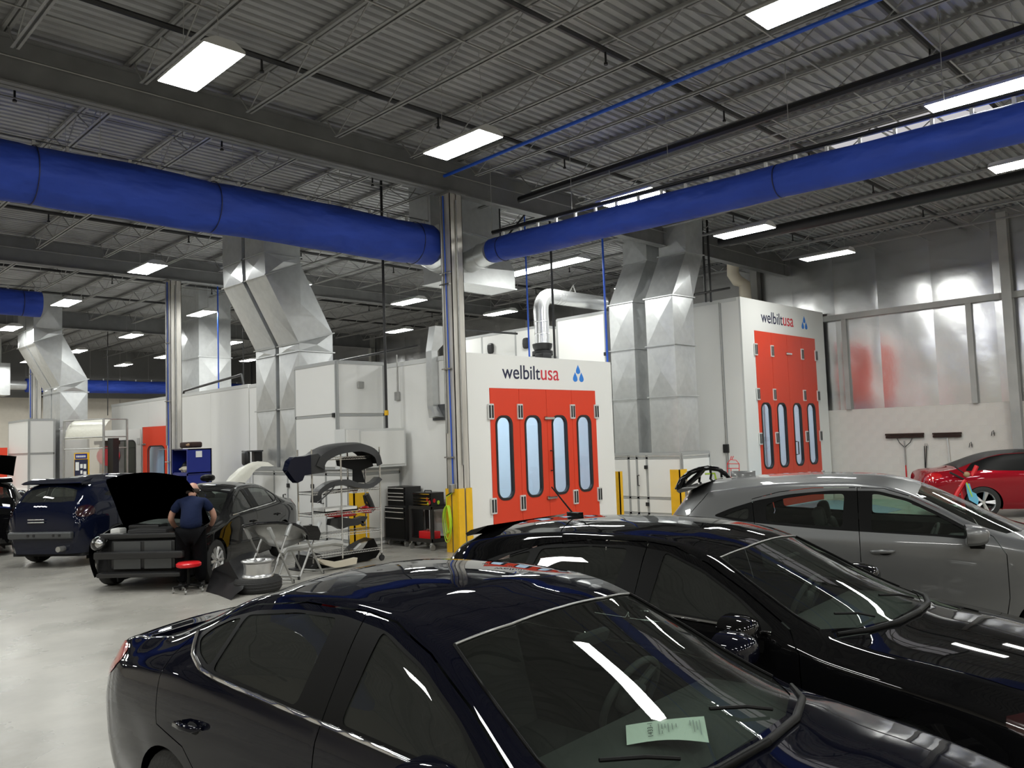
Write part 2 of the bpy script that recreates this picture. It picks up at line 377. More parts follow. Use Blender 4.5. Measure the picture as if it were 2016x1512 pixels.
for x in (-4, -.1, 3.8, 7.65, 11.6, 15.5, 19.4): LP += [Vector((x, y, 6.25)) for y in (-2.6, -8)]
l0 = lamp0()
for k, p in enumerate(LP):
    if k == 0: l0.location = p
    else: dup(l0, None, p)
# ------------------------------------------------------------------ spray booths
def text_mesh(s, x0, x1, zbase, Y, name, m_, parent, bold=.0, zh=None):
    cu = bpy.data.curves.new(name, 'FONT'); cu.body = s; cu.extrude = .004; cu.offset = bold
    ob = bpy.data.objects.new(name, cu); col.objects.link(ob); bpy.context.view_layer.update()
    dg = bpy.context.evaluated_depsgraph_get(); me = bpy.data.meshes.new_from_object(ob.evaluated_get(dg)); bpy.data.objects.remove(ob)
    xs = [v.co.x for v in me.vertices]; a, b = min(xs), max(xs); k = (x1-x0)/(b-a); kz = zh if zh else k
    o = ORG.get(parent.name, Vector())
    for v in me.vertices: v.co = Vector((x0+(v.co.x-a)*k, Y-v.co.z, zbase+v.co.y*kz)) - o
    me.materials.append(M[m_]); return link(name, me, parent)
def drop(cx, cz, h, Y, parent):
    b = MB(); pts = []
    for i in range(25):
        t = 2*pi*i/24; r = .5*h*1.02; pts.append((cx + r*math.sin(t)*math.sin(t/2)**1.6, cz+.5*h*math.cos(t)))
    b.prism(pts[:-1], -.004, 'y', Y); b.build('logo_drop', 'logo_blue', parent)
def panel_hole(b, x0, x1, z0, z1, hole, Y, t):      # flat panel with one hole, thickness t along +Y
    n = len(hole); cx = sum(p[0] for p in hole)/n; cz = sum(p[1] for p in hole)/n; out = []
    for hx, hz in hole:
        dx, dz = hx-cx, hz-cz
        s = min(((x1-cx) if dx > 0 else (cx-x0))/max(abs(dx), 1e-9), ((z1-cz) if dz > 0 else (cz-z0))/max(abs(dz), 1e-9)); out.append((cx+dx*s, cz+dz*s))
    # make sure the corners are present
    cs = [(x1, z1), (x0, z1), (x0, z0), (x1, z0)]
    for c in cs:
        k = min(range(n), key=lambda i: (out[i][0]-c[0])**2+(out[i][1]-c[1])**2); out[k] = c
    vs = []
    for yy in (Y, Y+t): vs += [(x, yy, z) for x, z in out] + [(x, yy, z) for x, z in hole]
    f = []
    for i in range(n):
        j = (i+1) % n
        f += [(i, j, n+j, n+i), (2*n+i, 3*n+i, 3*n+j, 2*n+j), (n+i, n+j, 3*n+j, 3*n+i), (i, 2*n+i, 2*n+j, j)]
    b.add(vs, f)
def hinge(x, z, Y, parent, s=1.):
    h = MB(); w_, hh = .075*s, .155*s
    h.prism(stadium(x-w_, x+w_, z-hh, z+hh, .015), -.03, 'y', Y); o = h.build('hinge', 'white_trim', parent)
    b = MB()
    for q in (-1, 1): b.box(x+q*.036*s-.022*s, x+q*.036*s+.022*s, Y-.036, Y-.03, z-.125*s, z+.125*s)
    b.build('hinge_pad', 'rubber', o)
def booth(label, x0, x1, y0, y1, zt, dx0, dx1, dz, wz0, wz1, wins, hz, latches, handle, txt, s=1.):
    t = thing('paint_booth', label, 'spray booth', None, ((x0+x1)/2, y0, 0))
    T = .07
    MB().box(x0, dx0, y0, y0+T, 0, zt).box(dx1, x1, y0, y0+T, 0, zt).box(dx0, dx1, y0, y0+T, dz, zt).build('front_panel', 'white_panel', t)
    k = 0; y = y0+T; seg = 2.0
    while y < y1-.05:          # wall panels along both flanks, thin reveals between them
        e = min(y+seg, y1)
        MB().box(x0, x0+T, y, e-.006, 0, zt).build('wall_panel', 'white_panel', t); MB().box(x1-T, x1, y, e-.006, 0, zt).build('wall_panel', 'white_panel', t); y = e
    MB().box(x0+T, x1-T, y0+T, y1, zt-.10, zt-.03).build('roof_panel', 'white_panel', t)
    MB().box(x0+T, x1-T, y1-T, y1, 0, zt).build('rear_panel', 'white_panel', t)
    MB().box(x0-.015, x0, y0+.1, y1, zt-.09, zt).build('edge_trim', 'white_trim', t)
    MB().box(x0-.004, x0, y0+.0, y0+.05, 0, zt).build('corner_trim', 'white_trim', t)
    for q in (.30, .70):        # lamp panels inside the cabin
        xx = x0+(x1-x0)*q; MB().box(xx-.35, xx+.35, y0+.8, y1-.6, zt-.14, zt-.105).build('cabin_lamp', 'booth_lamp', t)
    n = 4; w_ = (dx1-dx0)/n
    for i in range(n):
        a, e = dx0+i*w_+.004, dx0+(i+1)*w_-.004; wx0, wx1 = wins[i]; r = min(.16*s, (wx1-wx0)/2-.01)
        b = MB(); panel_hole(b, a, e, .03, dz-.005, stadium(wx0, wx1, wz0, wz1, r, 6), y0-.012, .05); lf = b.build('door_leaf', 'red_door', t)
        o1, i1 = stadium(wx0-.035, wx1+.035, wz0-.035, wz1+.035, r+.03), stadium(wx0+.012, wx1-.012, wz0+.012, wz1-.012, r-.012)
        nn = len(o1); b = MB(); b.add([(x, y0-.022, z) for x, z in o1]+[(x, y0-.022, z) for x, z in i1]+[(x, y0-.010, z) for x, z in o1]+[(x, y0+.045, z) for x, z in i1],
            [(j, (j+1) % nn, nn+(j+1) % nn, nn+j) for j in range(nn)]+[(nn+j, nn+(j+1) % nn, 3*nn+(j+1) % nn, 3*nn+j) for j in range(nn)]+[(2*nn+j, 2*nn+(j+1) % nn, (j+1) % nn, j) for j in range(nn)])
        b.build('window_gasket', 'rubber', lf)
        MB().prism(i1, .006, 'y', y0+.02).build('window_pane', 'booth_glass', lf)
        if i < 2:
            for z in hz: hinge(a-.004 if i == 0 else a-.004, z, y0-.012, lf, s)
        else:
            for z in hz: hinge(e+.004, z, y0-.012, lf, s)
    xm = (dx0+dx1)/2
    for z in latches: MB().bbox((xm+.06, y0-.035, z), (.30, .04, .05), .008).build('latch', 'chrome', t); MB().bbox((xm-.05, y0-.03, z), (.07, .045, .07), .01).build('latch_knob', 'iron_black', t)
    hx, h0, h1 = handle
    MB().tube([(hx, y0-.012, h0), (hx+.03, y0-.075, h0+.01), (hx+.03, y0-.075, h1-.01), (hx, y0-.012, h1)], .016, 8).build('handle', 'iron_black', t, 40)
    tx0, tx1, tx2, tz, dxc, dzc, dh = txt
    zh = (dh*1.0)
    text_mesh('welbilt', tx0, tx1, tz, y0-.001, 'lettering', 'navy', t, .003); text_mesh('usa', tx1+.025, tx2, tz, y0-.001, 'lettering', 'logo_red', t, .002)
    drop(dxc, dzc+.10*s, .20*s, y0-.001, t); drop(dxc-.105*s, dzc-.07*s, .21*s, y0-.001, t); drop(dxc+.105*s, dzc-.07*s, .21*s, y0-.001, t)
    return t
B1 = booth('white paint booth with red window doors beside the blue cabled column', 10.36, 14.84, 11.6, 20.3, 3.74, 10.96, 14.22, 3.07, .88, 2.49,
    [(11.12, 11.53), (11.94, 12.37), (12.76, 13.19), (13.57, 14.0)], (2.6, .76), (2.46, .80), (12.66, 1.36, 1.78), (11.33, 12.44, 13.03, 3.27, 13.67, 3.43, 0), 1.)
B2 = booth('tall white paint booth with red doors against the foil wall', 18.66, 23.45, 10.35, 19.5, 5.47, 19.29, 22.80, 4.65, 1.08, 2.74,
    [(19.45, 19.92), (20.31, 20.77), (21.22, 21.66), (22.07, 22.53)], (4.15, 2.99, 1.84, .7), (4.12,), (21.24, 1.36, 1.72), (19.70, 20.90, 21.53, 4.90, 22.21, 5.06, 0), 1.)
MB().box(18.655, 18.66, 10.9, 10.93, 0, 5.47).build('wall_joint', 'grey_trim', B2)
# the third booth in the row, seen from its long side
B3 = thing('paint_booth', 'long white booth side wall behind the blue tool cabinet', 'spray booth', None, (12.6, 25, 0))
y = 20.34
while y < 30.6:
    e = min(y+2.3, 30.6); MB().box(10.36, 10.43, y, e-.006, 0, 3.76).build('wall_panel', 'white_panel', B3); y = e
MB().box(10.43, 14.84, 30.53, 30.6, 0, 3.76).box(10.43, 14.84, 20.34, 20.41, 0, 3.7).build('end_panel', 'white_panel', B3)
MB().box(10.43, 14.84, 20.41, 30.53, 3.66, 3.72).build('roof_panel', 'white_panel', B3)
MB().box(10.345, 10.36, 20.34, 30.6, 3.67, 3.76).build('edge_trim', 'white_trim', B3)
# open folding doors standing in front of it
def leaf(label, a, b, z1, m_, wx, wz, nm='booth_door'):
    a, b = Vector((a.x, a.y, 0)), Vector((b.x, b.y, 0)); L = (b-a).length; rz = math.atan2(b.y-a.y, b.x-a.x)
    t = thing(nm, label, 'door', None, a, rz, True)
    q = MB(); panel_hole(q, 0, L, .03, z1, stadium(wx[0]*L, wx[1]*L, wz[0], wz[1], .15, 6), -.025, .05); q.build('door_panel', m_, t)
    o1, i1 = stadium(wx[0]*L-.03, wx[1]*L+.03, wz[0]-.03, wz[1]+.03, .17), stadium(wx[0]*L+.01, wx[1]*L-.01, wz[0]+.01, wz[1]-.01, .14); nn = len(o1)
    MB().add([(x, -.032, z) for x, z in o1]+[(x, -.032, z) for x, z in i1], [(j, (j+1) % nn, nn+(j+1) % nn, nn+j) for j in range(nn)]).build('window_gasket', 'rubber', t)
    MB().prism(i1, .006, 'y', 0).build('window_pane', 'dark_glass' if m_ == 'white_panel' else 'booth_glass', t)
    MB().bbox((.12, -.045, z1-.55), (.22, .04, .05), .01).build('latch', 'chrome', t); MB().box(.01, .04, -.03, .03, .03, z1).build('edge_strip', 'grey_trim', t)
    for z in (z1-.4, z1-1.9): MB().bbox((L-.05, -.045, z), (.10, .05, .22), .01).build('hinge', 'white_trim', t)
    return t
leaf('white booth door leaf standing open with dark rounded window', atd(206, 847, 27.3), atd(277, 843, 26.7), 2.80, 'white_panel', (.16, .87), (.8, 2.42))
leaf('red booth door leaf folded open beside the far steel column', atd(281, 838, 26.0), atd(336, 836, 25.2), 2.83, 'red_door', (.22, .80), (.8, 2.2))
tag(MB().box(6.9, 7.5, 32.2, 32.26, 0.1, 2.35).build('red_panel', 'red_door', None), 'small red panel standing by the far white cabinet', 'panel')
# ------------------------------------------------------------------ air handling units
def cabinet(name, label, x0, x1, y0, y1, z0, z1, xs=(), ys=(), zs=(), doors=(), handles=()):
    t = thing(name, label, 'air unit', None, ((x0+x1)/2, (y0+y1)/2, z0))
    MB().box(x0+.02, x1-.02, y0+.02, y1-.02, z0, z1-.01).build('body', 'white_panel', t)
    yy = [y0]+list(ys)+[y1]; xx = [x0]+list(xs)+[x1]; zz = [z0]+list(zs)+[z1]
    for a, b in zip(yy[:-1], yy[1:]):
        for c, d in zip(zz[:-1], zz[1:]): MB().box(x0, x0+.03, a+.035, b-.035, c+.035, d-.035).build('side_panel', 'white_panel', t)
    for a, b in zip(xx[:-1], xx[1:]):
        for c, d in zip(zz[:-1], zz[1:]): MB().box(a+.035, b-.035, y0, y0+.03, c+.035, d-.035).build('front_panel', 'white_panel', t)
    f = MB()
    for a in yy: f.box(x0+.004, x0+.03, a-.03, a+.03, z0, z1)
    for a in xx: f.box(a-.03, a+.03, y0+.004, y0+.03, z0, z1)
    for c in zz: f.box(x0+.004, x0+.03, y0, y1, c-.025, c+.025); f.box(x0, x1, y0+.004, y0+.03, c-.025, c+.025)
    f.box(x0-.01, x1+.01, y0-.01, y1+.01, z1-.05, z1); f.build('frame', 'grey_trim', t)
    for yv, zv in doors: MB().bbox((x0-.02, yv, zv), (.05, .08, .09), .01).build('latch', 'iron_black', t)
    for yv, z_a, z_b in handles: MB().tube([(x0, yv, z_a), (x0-.06, yv, z_a), (x0-.06, yv, z_b), (x0, yv, z_b)], .014, 6).build('handle', 'iron_black', t)
    return t
A1 = cabinet('air_unit', 'low white air unit with black handles behind the parts rack', 9.2, 10.33, 13.7, 17.9, 0, 1.57, (), (14.75, 15.3, 16.3, 16.9), (.12, 1.45), ((15.25, 1.2), (15.35, .35), (16.25, 1.2)), ((14.85, .85, 1.1), (16.4, .75, 1.0)))
A2 = cabinet('air_unit', 'tall white air unit stacked on the low unit next to ducts', 9.15, 10.33, 14.2, 15.85, 1.57, 3.76, (), (), (2.66,), ((14.3, 2.66),))
MB().bbox((9.72, 14.18, 3.28), (.16, .03, .14), .01).build('gauge', 'dull_steel', A2)
e = thing('electrical_box', 'white wall box mounted below the tall air unit', 'electrical box', None, (9.5, 13.5, 1.58))
MB().box(8.76, 10.22, 13.35, 13.7, 1.58, 2.35).build('box_body', 'white_trim', e); MB().box(9.12, 10.17, 13.33, 13.352, 1.63, 2.30).build('box_door', 'white_panel', e); MB().box(8.80, 9.08, 13.335, 13.352, 1.6, 2.33).build('box_cover', 'white_panel', e)
A3 = cabinet('air_unit', 'low white air unit between the two booths behind yellow posts', 16.42, 17.67, 10.85, 12.9, 0, 1.58, (), (11.85, 12.15, 12.4), (.12, .5, 1.47), ((11.87, 1.25), (11.87, .35)), ((12.1, .8, 1.05),))
A4 = cabinet('air_unit', 'tall white air unit behind the silver ducts between booths', 16.45, 17.6, 12.98, 14.65, 0, 5.25, (), (), (3.9,), ((13.0, 4.15),))
A5 = cabinet('air_unit', 'wide white air unit showing above the booth roof', 16.4, 17.6, 15.2, 18.5, 0, 5.15, (), (16.2, 17.6), (4.3,), ())
for yy in (15.75, 17.2): MB().ell((16.36, yy, 4.72), (.05, .12, .16), 12, 6, pw=.6).build('vent_cap', 'iron_black', A5)
for yy in (15.9, 16.8): MB().bbox((16.36, yy, 4.15), (.06, .2, .22), .01).build('switch_box', 'white_trim', A5)
# cabinet and prep station by the far wall
A6 = cabinet('air_unit', 'slim white air unit beside the far ducts', 7.55, 8.3, 29.8, 32.3, 0, 3.22, (), (), (2.1,))
# ------------------------------------------------------------------ galvanised ducts
def duct_run(name, label, prof, y0, y1, flz, group=None):
    # prof: list of (xleft, xright, zleft, zright) stations going up
    t = thing(name, label, 'duct', group, ((prof[0][0]+prof[0][1])/2, (y0+y1)/2, prof[0][2]))
    for k, (a, b) in enumerate(zip(prof[:-1], prof[1:])):
        s = MB()
        # each face is cross broken: four facets meeting at a slightly raised centre
        def face(p, q, r, u, d):
            c = [(p[i]+q[i]+r[i]+u[i])/4+d[i] for i in range(3)]; s.add([p, q, r, u, c], [(0, 1, 4), (1, 2, 4), (2, 3, 4), (3, 0, 4)])
        xl, xr, zl, zr = a; Xl, Xr, Zl, Zr = b
        e = .04
        face((xl, y1, zl), (xl, y0, zl), (Xl, y0, Zl), (Xl, y1, Zl), (-e, 0, 0))
        face((xl, y0, zl), (xr, y0, zr), (Xr, y0, Zr), (Xl, y0, Zl), (0, -e, 0))
        face((xr, y0, zr), (xr, y1, zr), (Xr, y1, Zr), (Xr, y0, Zr), (e, 0, 0))
        face((xr, y1, zr), (xl, y1, zl), (Xl, y1, Zl), (Xr, y1, Zr), (0, e, 0))
        s.build('duct_section', 'galv', t)
        f = MB(); w_ = .03
        P = [(xl-w_, y0-w_, zl), (xr+w_, y0-w_, zr), (xr+w_, y1+w_, zr), (xl-w_, y1+w_, zl)]
        f.tube(P, .018, 4, close=True); f.build('flange', 'galv', t)
    return t
def prof_left(dx=0, z0=1.57): return [(9.3+dx, 10.16+dx, z0, z0), (9.3+dx, 10.16+dx, 2.9, 2.9), (9.3+dx, 10.16+dx, 4.15, 4.15), (9.3+dx, 10.16+dx, 4.33, 4.60), (8.52+dx, 9.36+dx, 5.75, 6.10), (8.5+dx, 9.36+dx, 6.25, 6.25), (8.5+dx, 9.36+dx, 7.56, 7.56)]
duct_run('bent_duct', 'bent galvanised duct nearest the tall white air unit', prof_left(), 15.9, 16.78, ())
duct_run('bent_duct', 'bent galvanised duct rising behind its twin at the white air unit', prof_left(), 16.94, 17.87, ())
duct_run('bent_duct', 'far bent galvanised duct rising beside the prep station', prof_left(-.8, .95), 29.94, 30.83, ())
duct_run('bent_duct', 'farthest bent galvanised duct behind the prep station duct', prof_left(-.8, .95), 30.95, 31.85, ())
pr_ = [(16.47, 17.35, 1.58, 1.58), (16.47, 17.35, 2.95, 2.95), (16.47, 17.35, 4.2, 4.2), (16.47, 17.38, 5.38, 5.40), (17.16, 17.92, 6.53, 6.54), (17.17, 17.99, 7.56, 7.56)]
duct_run('bent_duct', 'tall shiny duct next to the tall booth', pr_, 10.92, 11.72, ())
duct_run('bent_duct', 'tall shiny duct between its twin and the wide booth front', pr_, 12.1, 12.85, ())
duct_run('straight_duct', 'straight galvanised duct standing on the long booth roof', [(11.5, 12.6, 3.72, 3.72), (11.5, 12.6, 5.1, 5.1), (11.5, 12.6, 6.4, 6.4), (11.5, 12.6, 7.56, 7.56)], 25.95, 27.5, ())
MB().box(7.5, 8.4, 29.6, 32.4, .0, .95).build('x', 'white_panel', A6).name = 'duct_base'
# supply plenum behind the near column
t = thing('duct_plenum', 'galvanised supply plenum joining two blue fabric ducts', 'duct', None, (11.6, 12.7, 5.3))
MB().loft([[(10.6, 12.35, 5.3), (12.55, 12.35, 5.3), (12.55, 13.1, 5.3), (10.6, 13.1, 5.3)], [(10.6, 12.35, 5.62), (12.55, 12.35, 5.72), (12.55, 13.1, 5.72), (10.6, 13.1, 5.62)]]).build('hood', 'galv', t)
MB().loft([[(10.6, 12.35, 5.62), (12.55, 12.35, 5.72), (12.55, 13.1, 5.72), (10.6, 13.1, 5.62)], [(10.55, 12.5, 6.45), (12.5, 12.75, 6.45), (12.5, 13.4, 6.45), (10.55, 13.4, 6.45)]]).build('transition', 'galv', t)
MB().box(10.5, 12.5, 12.7, 13.4, 6.45, 7.56).build('drop_box', 'galv', t)
MB().tube([(10.58, 12.33, 5.31), (12.57, 12.33, 5.31), (12.57, 13.12, 5.31), (10.58, 13.12, 5.31)], .02, 4, close=True).tube([(10.54, 12.5, 6.45), (12.51, 12.7, 6.45), (12.51, 13.41, 6.45), (10.54, 13.41, 6.45)], .02, 4, close=True).build('flange', 'galv', t)
MB().cyl((9.9, 12.1, 5.85), (10.75, 12.62, 5.85), .385, 28).build('collar', 'galv', t, 40); MB().lathe([(.39, -.03), (.41, 0), (.39, .03)], (10.25, 12.31, 5.85), 'x', 28).build('collar_ring', 'galv', t, 40)
MB().cyl((10.8, 11.2, 5.70), (11.4, 12.75, 5.78), .228, 24).build('collar', 'galv', t, 40); MB().lathe([(.24, -.03), (.255, 0), (.24, .03)], (11.02, 11.75, 5.73), 'y', 24).build('collar_ring', 'galv', t, 40)
for x in (12.0,): MB().tube([(x, 12.2, 6.2), (x+.9, 11.9, 7.3)], .022, 6).tube([(x, 12.2, 6.2), (x, 12.2, 7.5)], .016, 6).build('brace_rod', 'iron_black', t)
# blue fabric ducts
def fabric(label, a, b, r, nseg, seams, sag=0., hang=.45, seed=1):
    a, b = Vector(a), Vector(b); random.seed(seed); L = (b-a).length; d = (b-a)/L; s = d.cross(Vector((0, 0, 1))).normalized(); up = Vector((0, 0, 1))
    t = thing('fabric_duct', label, 'duct', None, tuple(a)); N = 40; sec = []
    ph = [rnd(0, 6) for _ in range(8)]
    for i in range(nseg+1):
        u = i/nseg; c = a+d*(L*u) + up*(-sag*math.sin(pi*u)**2); q = []
        for j in range(N):
            th = 2*pi*j/N
            rr = r*(1 + .018*math.sin(3*th+u*L*2.1+ph[0]) + .022*math.sin(2*th - u*L*1.3+ph[1])*math.sin(u*L*.8+ph[2]) + .012*math.sin(5*th+u*L*3.4+ph[3]) + .010*math.sin(7*th-u*L*5.1+ph[4])*math.sin(u*L*1.7+ph[5]))
            e = min(i, nseg-i)
            if e == 0: rr *= .985
            for sm in seams:
                if abs(u*L-sm) < L/nseg*.6: rr *= .975
            q.append(c + (s*math.cos(th)+up*math.sin(th))*rr)
        sec.append(q)
    MB().loft(sec).build('sleeve', 'fabric_blue', t, 35)
    for sm in seams:
        c = a+d*sm + up*(-sag*math.sin(pi*sm/L)**2); q = [c+(s*math.cos(2*pi*j/N)+up*math.sin(2*pi*j/N))*(r*1.004) for j in range(N)]; MB().tube(q, .008, 4, close=True).build('seam', 'navy', t)
    k = .3
    while k < L:
        c = a+d*k+up*(r-sag*math.sin(pi*k/L)**2); MB().box(c.x-.02, c.x+.02, c.y-.02, c.y+.02, c.z-.02, c.z+.085).build('hook', 'white_plastic', t); k += hang
    rz_ = r+.09; pts = [a+d*(L*i/8)+up*(rz_-sag*math.sin(pi*i/8)**2) for i in range(9)]; MB().tube(pts, .012, 5).build('track', 'dull_steel', t)
    for i in range(0, 9, 1): p = pts[i]; MB().tube([p, (p.x, p.y, 7.5)], .005, 4).build('hanger_wire', 'steel_light', t)
    return t
fabric('wide blue fabric air duct running to the plenum', (-6, 12.3, 5.85), (9.95, 12.1, 5.85), .40, 120, (1.5, 4.4, 9.1, 11.6, 15.55), 0., .42, 3)
fabric('narrower blue fabric air duct running towards the foil wall lights', (10.8, 11.2, 5.70), (10.98, -5, 5.43), .24, 120, (.3, 5.9, 10.2), .0, .45, 5)
fabric('short end of a blue fabric duct by the far ducts', (-4, 23.2, 5.85), (6.0, 22.75, 5.85), .33, 60, (3., 9.6), 0, .6, 6)
fabric('far blue fabric duct along the cream back wall', (11.0, 44, 5.42), (22.5, 44, 5.42), .33, 60, (2.1, 8.), 0, .8, 8)
# round elbow duct on the booth roof
t = thing('elbow_duct', 'silver round elbow duct rising from the booth roof', 'duct', None, (14.6, 13.5, 3.7))
pth = [(14.6, 13.5, 3.7), (14.6, 13.5, 5.2)]+[(14.6+.38*(1-math.cos(a)), 13.5, 5.2+.38*math.sin(a)) for a in np.linspace(.2, pi/2, 7)]+[(15.3, 13.5, 5.58), (17.0, 13.45, 5.58)]
MB().tube(pth, .185, 24).build('pipe', 'bright_duct', t, 40)
for z in (4.0, 4.3, 4.6, 4.9): MB().lathe([(.186, -.012), (.192, 0), (.186, .012)], (14.6, 13.5, z), 'z', 24).build('seam', 'bright_duct', t, 40)
for x in np.arange(15.15, 17, .12): MB().lathe([(.186, -.006), (.1895, 0), (.186, .006)], (x, 13.5, 5.58), 'x', 24).build('seam', 'bright_duct', t, 40)
MB().lathe([(.26, 0), (.26, .1), (.2, .12), (.24, .2), (.25, .28), (.19, .3)], (14.6, 13.5, 3.72+.35), 'z', 20).bbox((14.4, 13.3, 4.0), (.3, .3, .18), .03).build('damper', 'iron_black', t, 40)
MB().tube([(15.7, 13.5, 5.75), (15.85, 13.5, 5.95), (15.95, 13.5, 5.75)], .018, 6).build('strap', 'dull_steel', t)
# small vent duct on the booth flank
t = thing('vent_duct', 'small square galvanised vent duct on the booth flank', 'duct', None, (10.2, 12.5, 2.5))
MB().box(10.20, 10.355, 12.42, 12.60, 2.75, 3.85).build('pipe', 'galv', t)
MB().loft([[(10.20, 12.42, 2.75), (10.35, 12.42, 2.75), (10.35, 12.60, 2.75), (10.20, 12.60, 2.75)], [(10.16, 12.3, 2.55), (10.34, 12.25, 2.52), (10.35, 12.5, 2.52), (10.2, 12.55, 2.52)]]).build('outlet', 'galv', t)
MB().box(10.33, 10.36, 12.15, 12.6, 2.47, 2.78).build('outlet_flange', 'galv_dark', t)
MB().loft([[(10.20, 12.42, 3.85), (10.355, 12.42, 3.85), (10.355, 12.60, 3.85), (10.20, 12.60, 3.85)], [(10.3, 12.4, 4.35), (10.9, 12.4, 4.35), (10.9, 12.6, 4.35), (10.3, 12.6, 4.35)]]).build('elbow', 'galv', t)
# ------------------------------------------------------------------ columns, guards, drops
def column(label, x, y, cables, guard, z1=6.76):
    t = thing('steel_column', label, 'column', None, (x, y, 0)); a = .15
    b = MB(); b.box(x-a, x+a, y-a, y-a+.018, 0, z1); b.box(x-a, x+a, y+a-.018, y+a, 0, z1); b.box(x-.01, x+.01, y-a, y+a, 0, z1)
    b.box(x-a, x-a+.012, y-a, y+a, 0, z1); b.box(x+a-.012, x+a, y-a, y+a, 0, z1)
    b.build('shaft', 'steel_col', t); MB().box(x-.22, x+.22, y-.22, y+.22, z1-.03, z1).build('cap_plate', 'steel_grey', t)
    if guard:
        g = MB(); h = 1.17; o = a+.02
        for s, (px_, py_) in enumerate(((x-o, y-o), (x+o, y-o), (x-o, y+o))):
            sx, sy = (1 if px_ < x else -1), (1 if py_ < y else -1); g.box(*sorted((px_, px_+sx*.15)), *sorted((py_, py_-sy*.012)), 0, h); g.box(*sorted((px_, px_-sx*.012)), *sorted((py_, py_+sy*.15)), 0, h)
        g.build('corner_guard', 'yellow', t)
    if cables:
        MB().tube([(x-a-.02, y+.02, 6.7), (x-a-.025, y-.02, 4), (x-a-.02, y-.04, 1.25)], .014, 6).build('air_pipe', 'cable_blue', t)
        MB().tube([(x-a-.02, y+.1, 6.7), (x-a-.02, y+.1, 2.2)], .02, 6).tube([(x-.02, y-a-.02, 6.6), (x-.02, y-a-.02, 1.6)], .016, 6).build('conduit', 'dull_steel', t)
        for z in (1.75, 3.4, 5.0): MB().box(x-a-.05, x-a, y-.1, y+.16, z-.012, z+.012).build('strap', 'chrome', t)
        MB().bbox((x-a-.05, y-.04, 1.18), (.1, .1, .16), .015).build('hose_coupler', 'dull_steel', t)
    return t
column('steel column with blue air pipe and yellow corner guards', 10.05, 11.55, True, True)
column('steel column standing behind the blue tool cabinet', 9.2, 22.35, True, False)
column('far steel column beside the far bent ducts', 8.62, 33.2, True, False)
MB().bbox((10.05-.22, 11.5, 5.2), (.05, .3, .02), .005).build('clamp', 'chrome', bpy.data.objects['steel_column'])
def post(label, p, h, w_=.16, d=.16):
    t = thing('bollard', label, 'bollard', None, (p[0], p[1], 0))
    MB().box(p[0]-w_/2, p[0]+w_/2, p[1]-.012, p[1]+.012, 0, h).box(p[0]-w_/2, p[0]-w_/2+.024, p[1]-.012, p[1]+d, 0, h).build('angle_post', 'yellow', t); MB().box(p[0]-.14, p[0]+.14, p[1]-.1, p[1]+.2, 0, .012).build('base_plate', 'yellow', t)
post('narrow yellow guard post beside the wide booth corner', (15.42, 11.9), 1.2, .12)
post('wide yellow guard post in front of the low air unit', (15.85, 10.45), 1.23, .3, .25)
post('yellow guard post seen through the parts rack', (9.0, 13.2), 1.12, .34)
# vertical pipe drops
def drop_pipe(nm, label, x, y, z0, z1, r, m_): return pipe(nm, label, [(x, y, z0), (x, y, z1)], r, m_)
drop_pipe('gas_pipe', 'black gas pipe dropping beside the tall air unit', 9.9, 13.55, 2.36, 7.5, .028, 'iron_black')
tag(MB().cyl((9.9, 13.55, 2.62), (9.9, 13.55, 2.72), .045, 10).build('brass_valve', 'yellow', None, 40), 'small brass valve on the black gas pipe', 'valve')
for nm, lb, px_, py_, Y_, z0, m_, r in (('air_drop', 'blue air pipe dropping onto the booth roof', 1040, 640, 12.6, 3.7, 'cable_blue', .02), ('gas_riser', 'black pipe rising from the booth roof near the elbow duct', 1090, 640, 12.3, 3.7, 'iron_black', .028), ('air_drop', 'blue air pipe dropping beside the shiny tall ducts', 1193, 640, 11.72, 3.2, 'cable_blue', .025)):
    p = aty(px_, py_, Y_); drop_pipe(nm, lb, p.x, p.y, z0, 7.58, r, m_)
for lb, px_, X_, z0, m_, r in (('blue air pipe dropping behind the long booth wall', 430, 11.2, 3.7, 'cable_blue', .02), ('thin black rod hanging over the far booth', 212, 11.2, 3.5, 'iron_black', .016), ('thin black rod hanging beside the straight duct', 479, 11.3, 3.7, 'iron_black', .014)):
    p = atx(px_, 720, X_); drop_pipe('pipe_drop', lb, p.x, p.y, z0, 7.58, r, m_)
pipe('booth_pipe', 'black pipe running along the top of the long booth wall', [(10.4, 20.7, 3.74), (10.4, 20.8, 4.05), (10.35, 24.4, 3.84), (10.4, 24.6, 3.74)], .035, 'iron_black')
pipe('booth_pipe', 'black sprinkler pipe above the tall air unit', [(atx(655, 713, 10.6).x, atx(655, 713, 10.6).y, 3.7), tuple(atx(655, 713, 10.6)), tuple(atx(824, 680, 10.6))], .026, 'iron_black')
pipe('booth_pipe', 'black sprinkler pipe running over the booth flank to the left column', [(14, atx(905, 649, 14).y, 3.7), tuple(atx(905, 649, 14)), tuple(aty(1018, 657, 15.8))], .03, 'iron_black')
p = atx(783, 780, 10.34); t = thing('switch_box', 'small grey switch box with conduit on booth flank', 'switch', None, (10.34, p.y, p.z))
MB().bbox((10.33, p.y, p.z), (.06, .14, .18), .01).build('box_body', 'dull_steel', t); MB().cyl((10.34, p.y, p.z+.05), (10.34, p.y, 3.9), .013, 6).build('conduit', 'dull_steel', t)
t = thing('switch_box', 'black switch box with conduit on the tall booth flank', 'switch', None, (18.64, 10.9, 1.6))
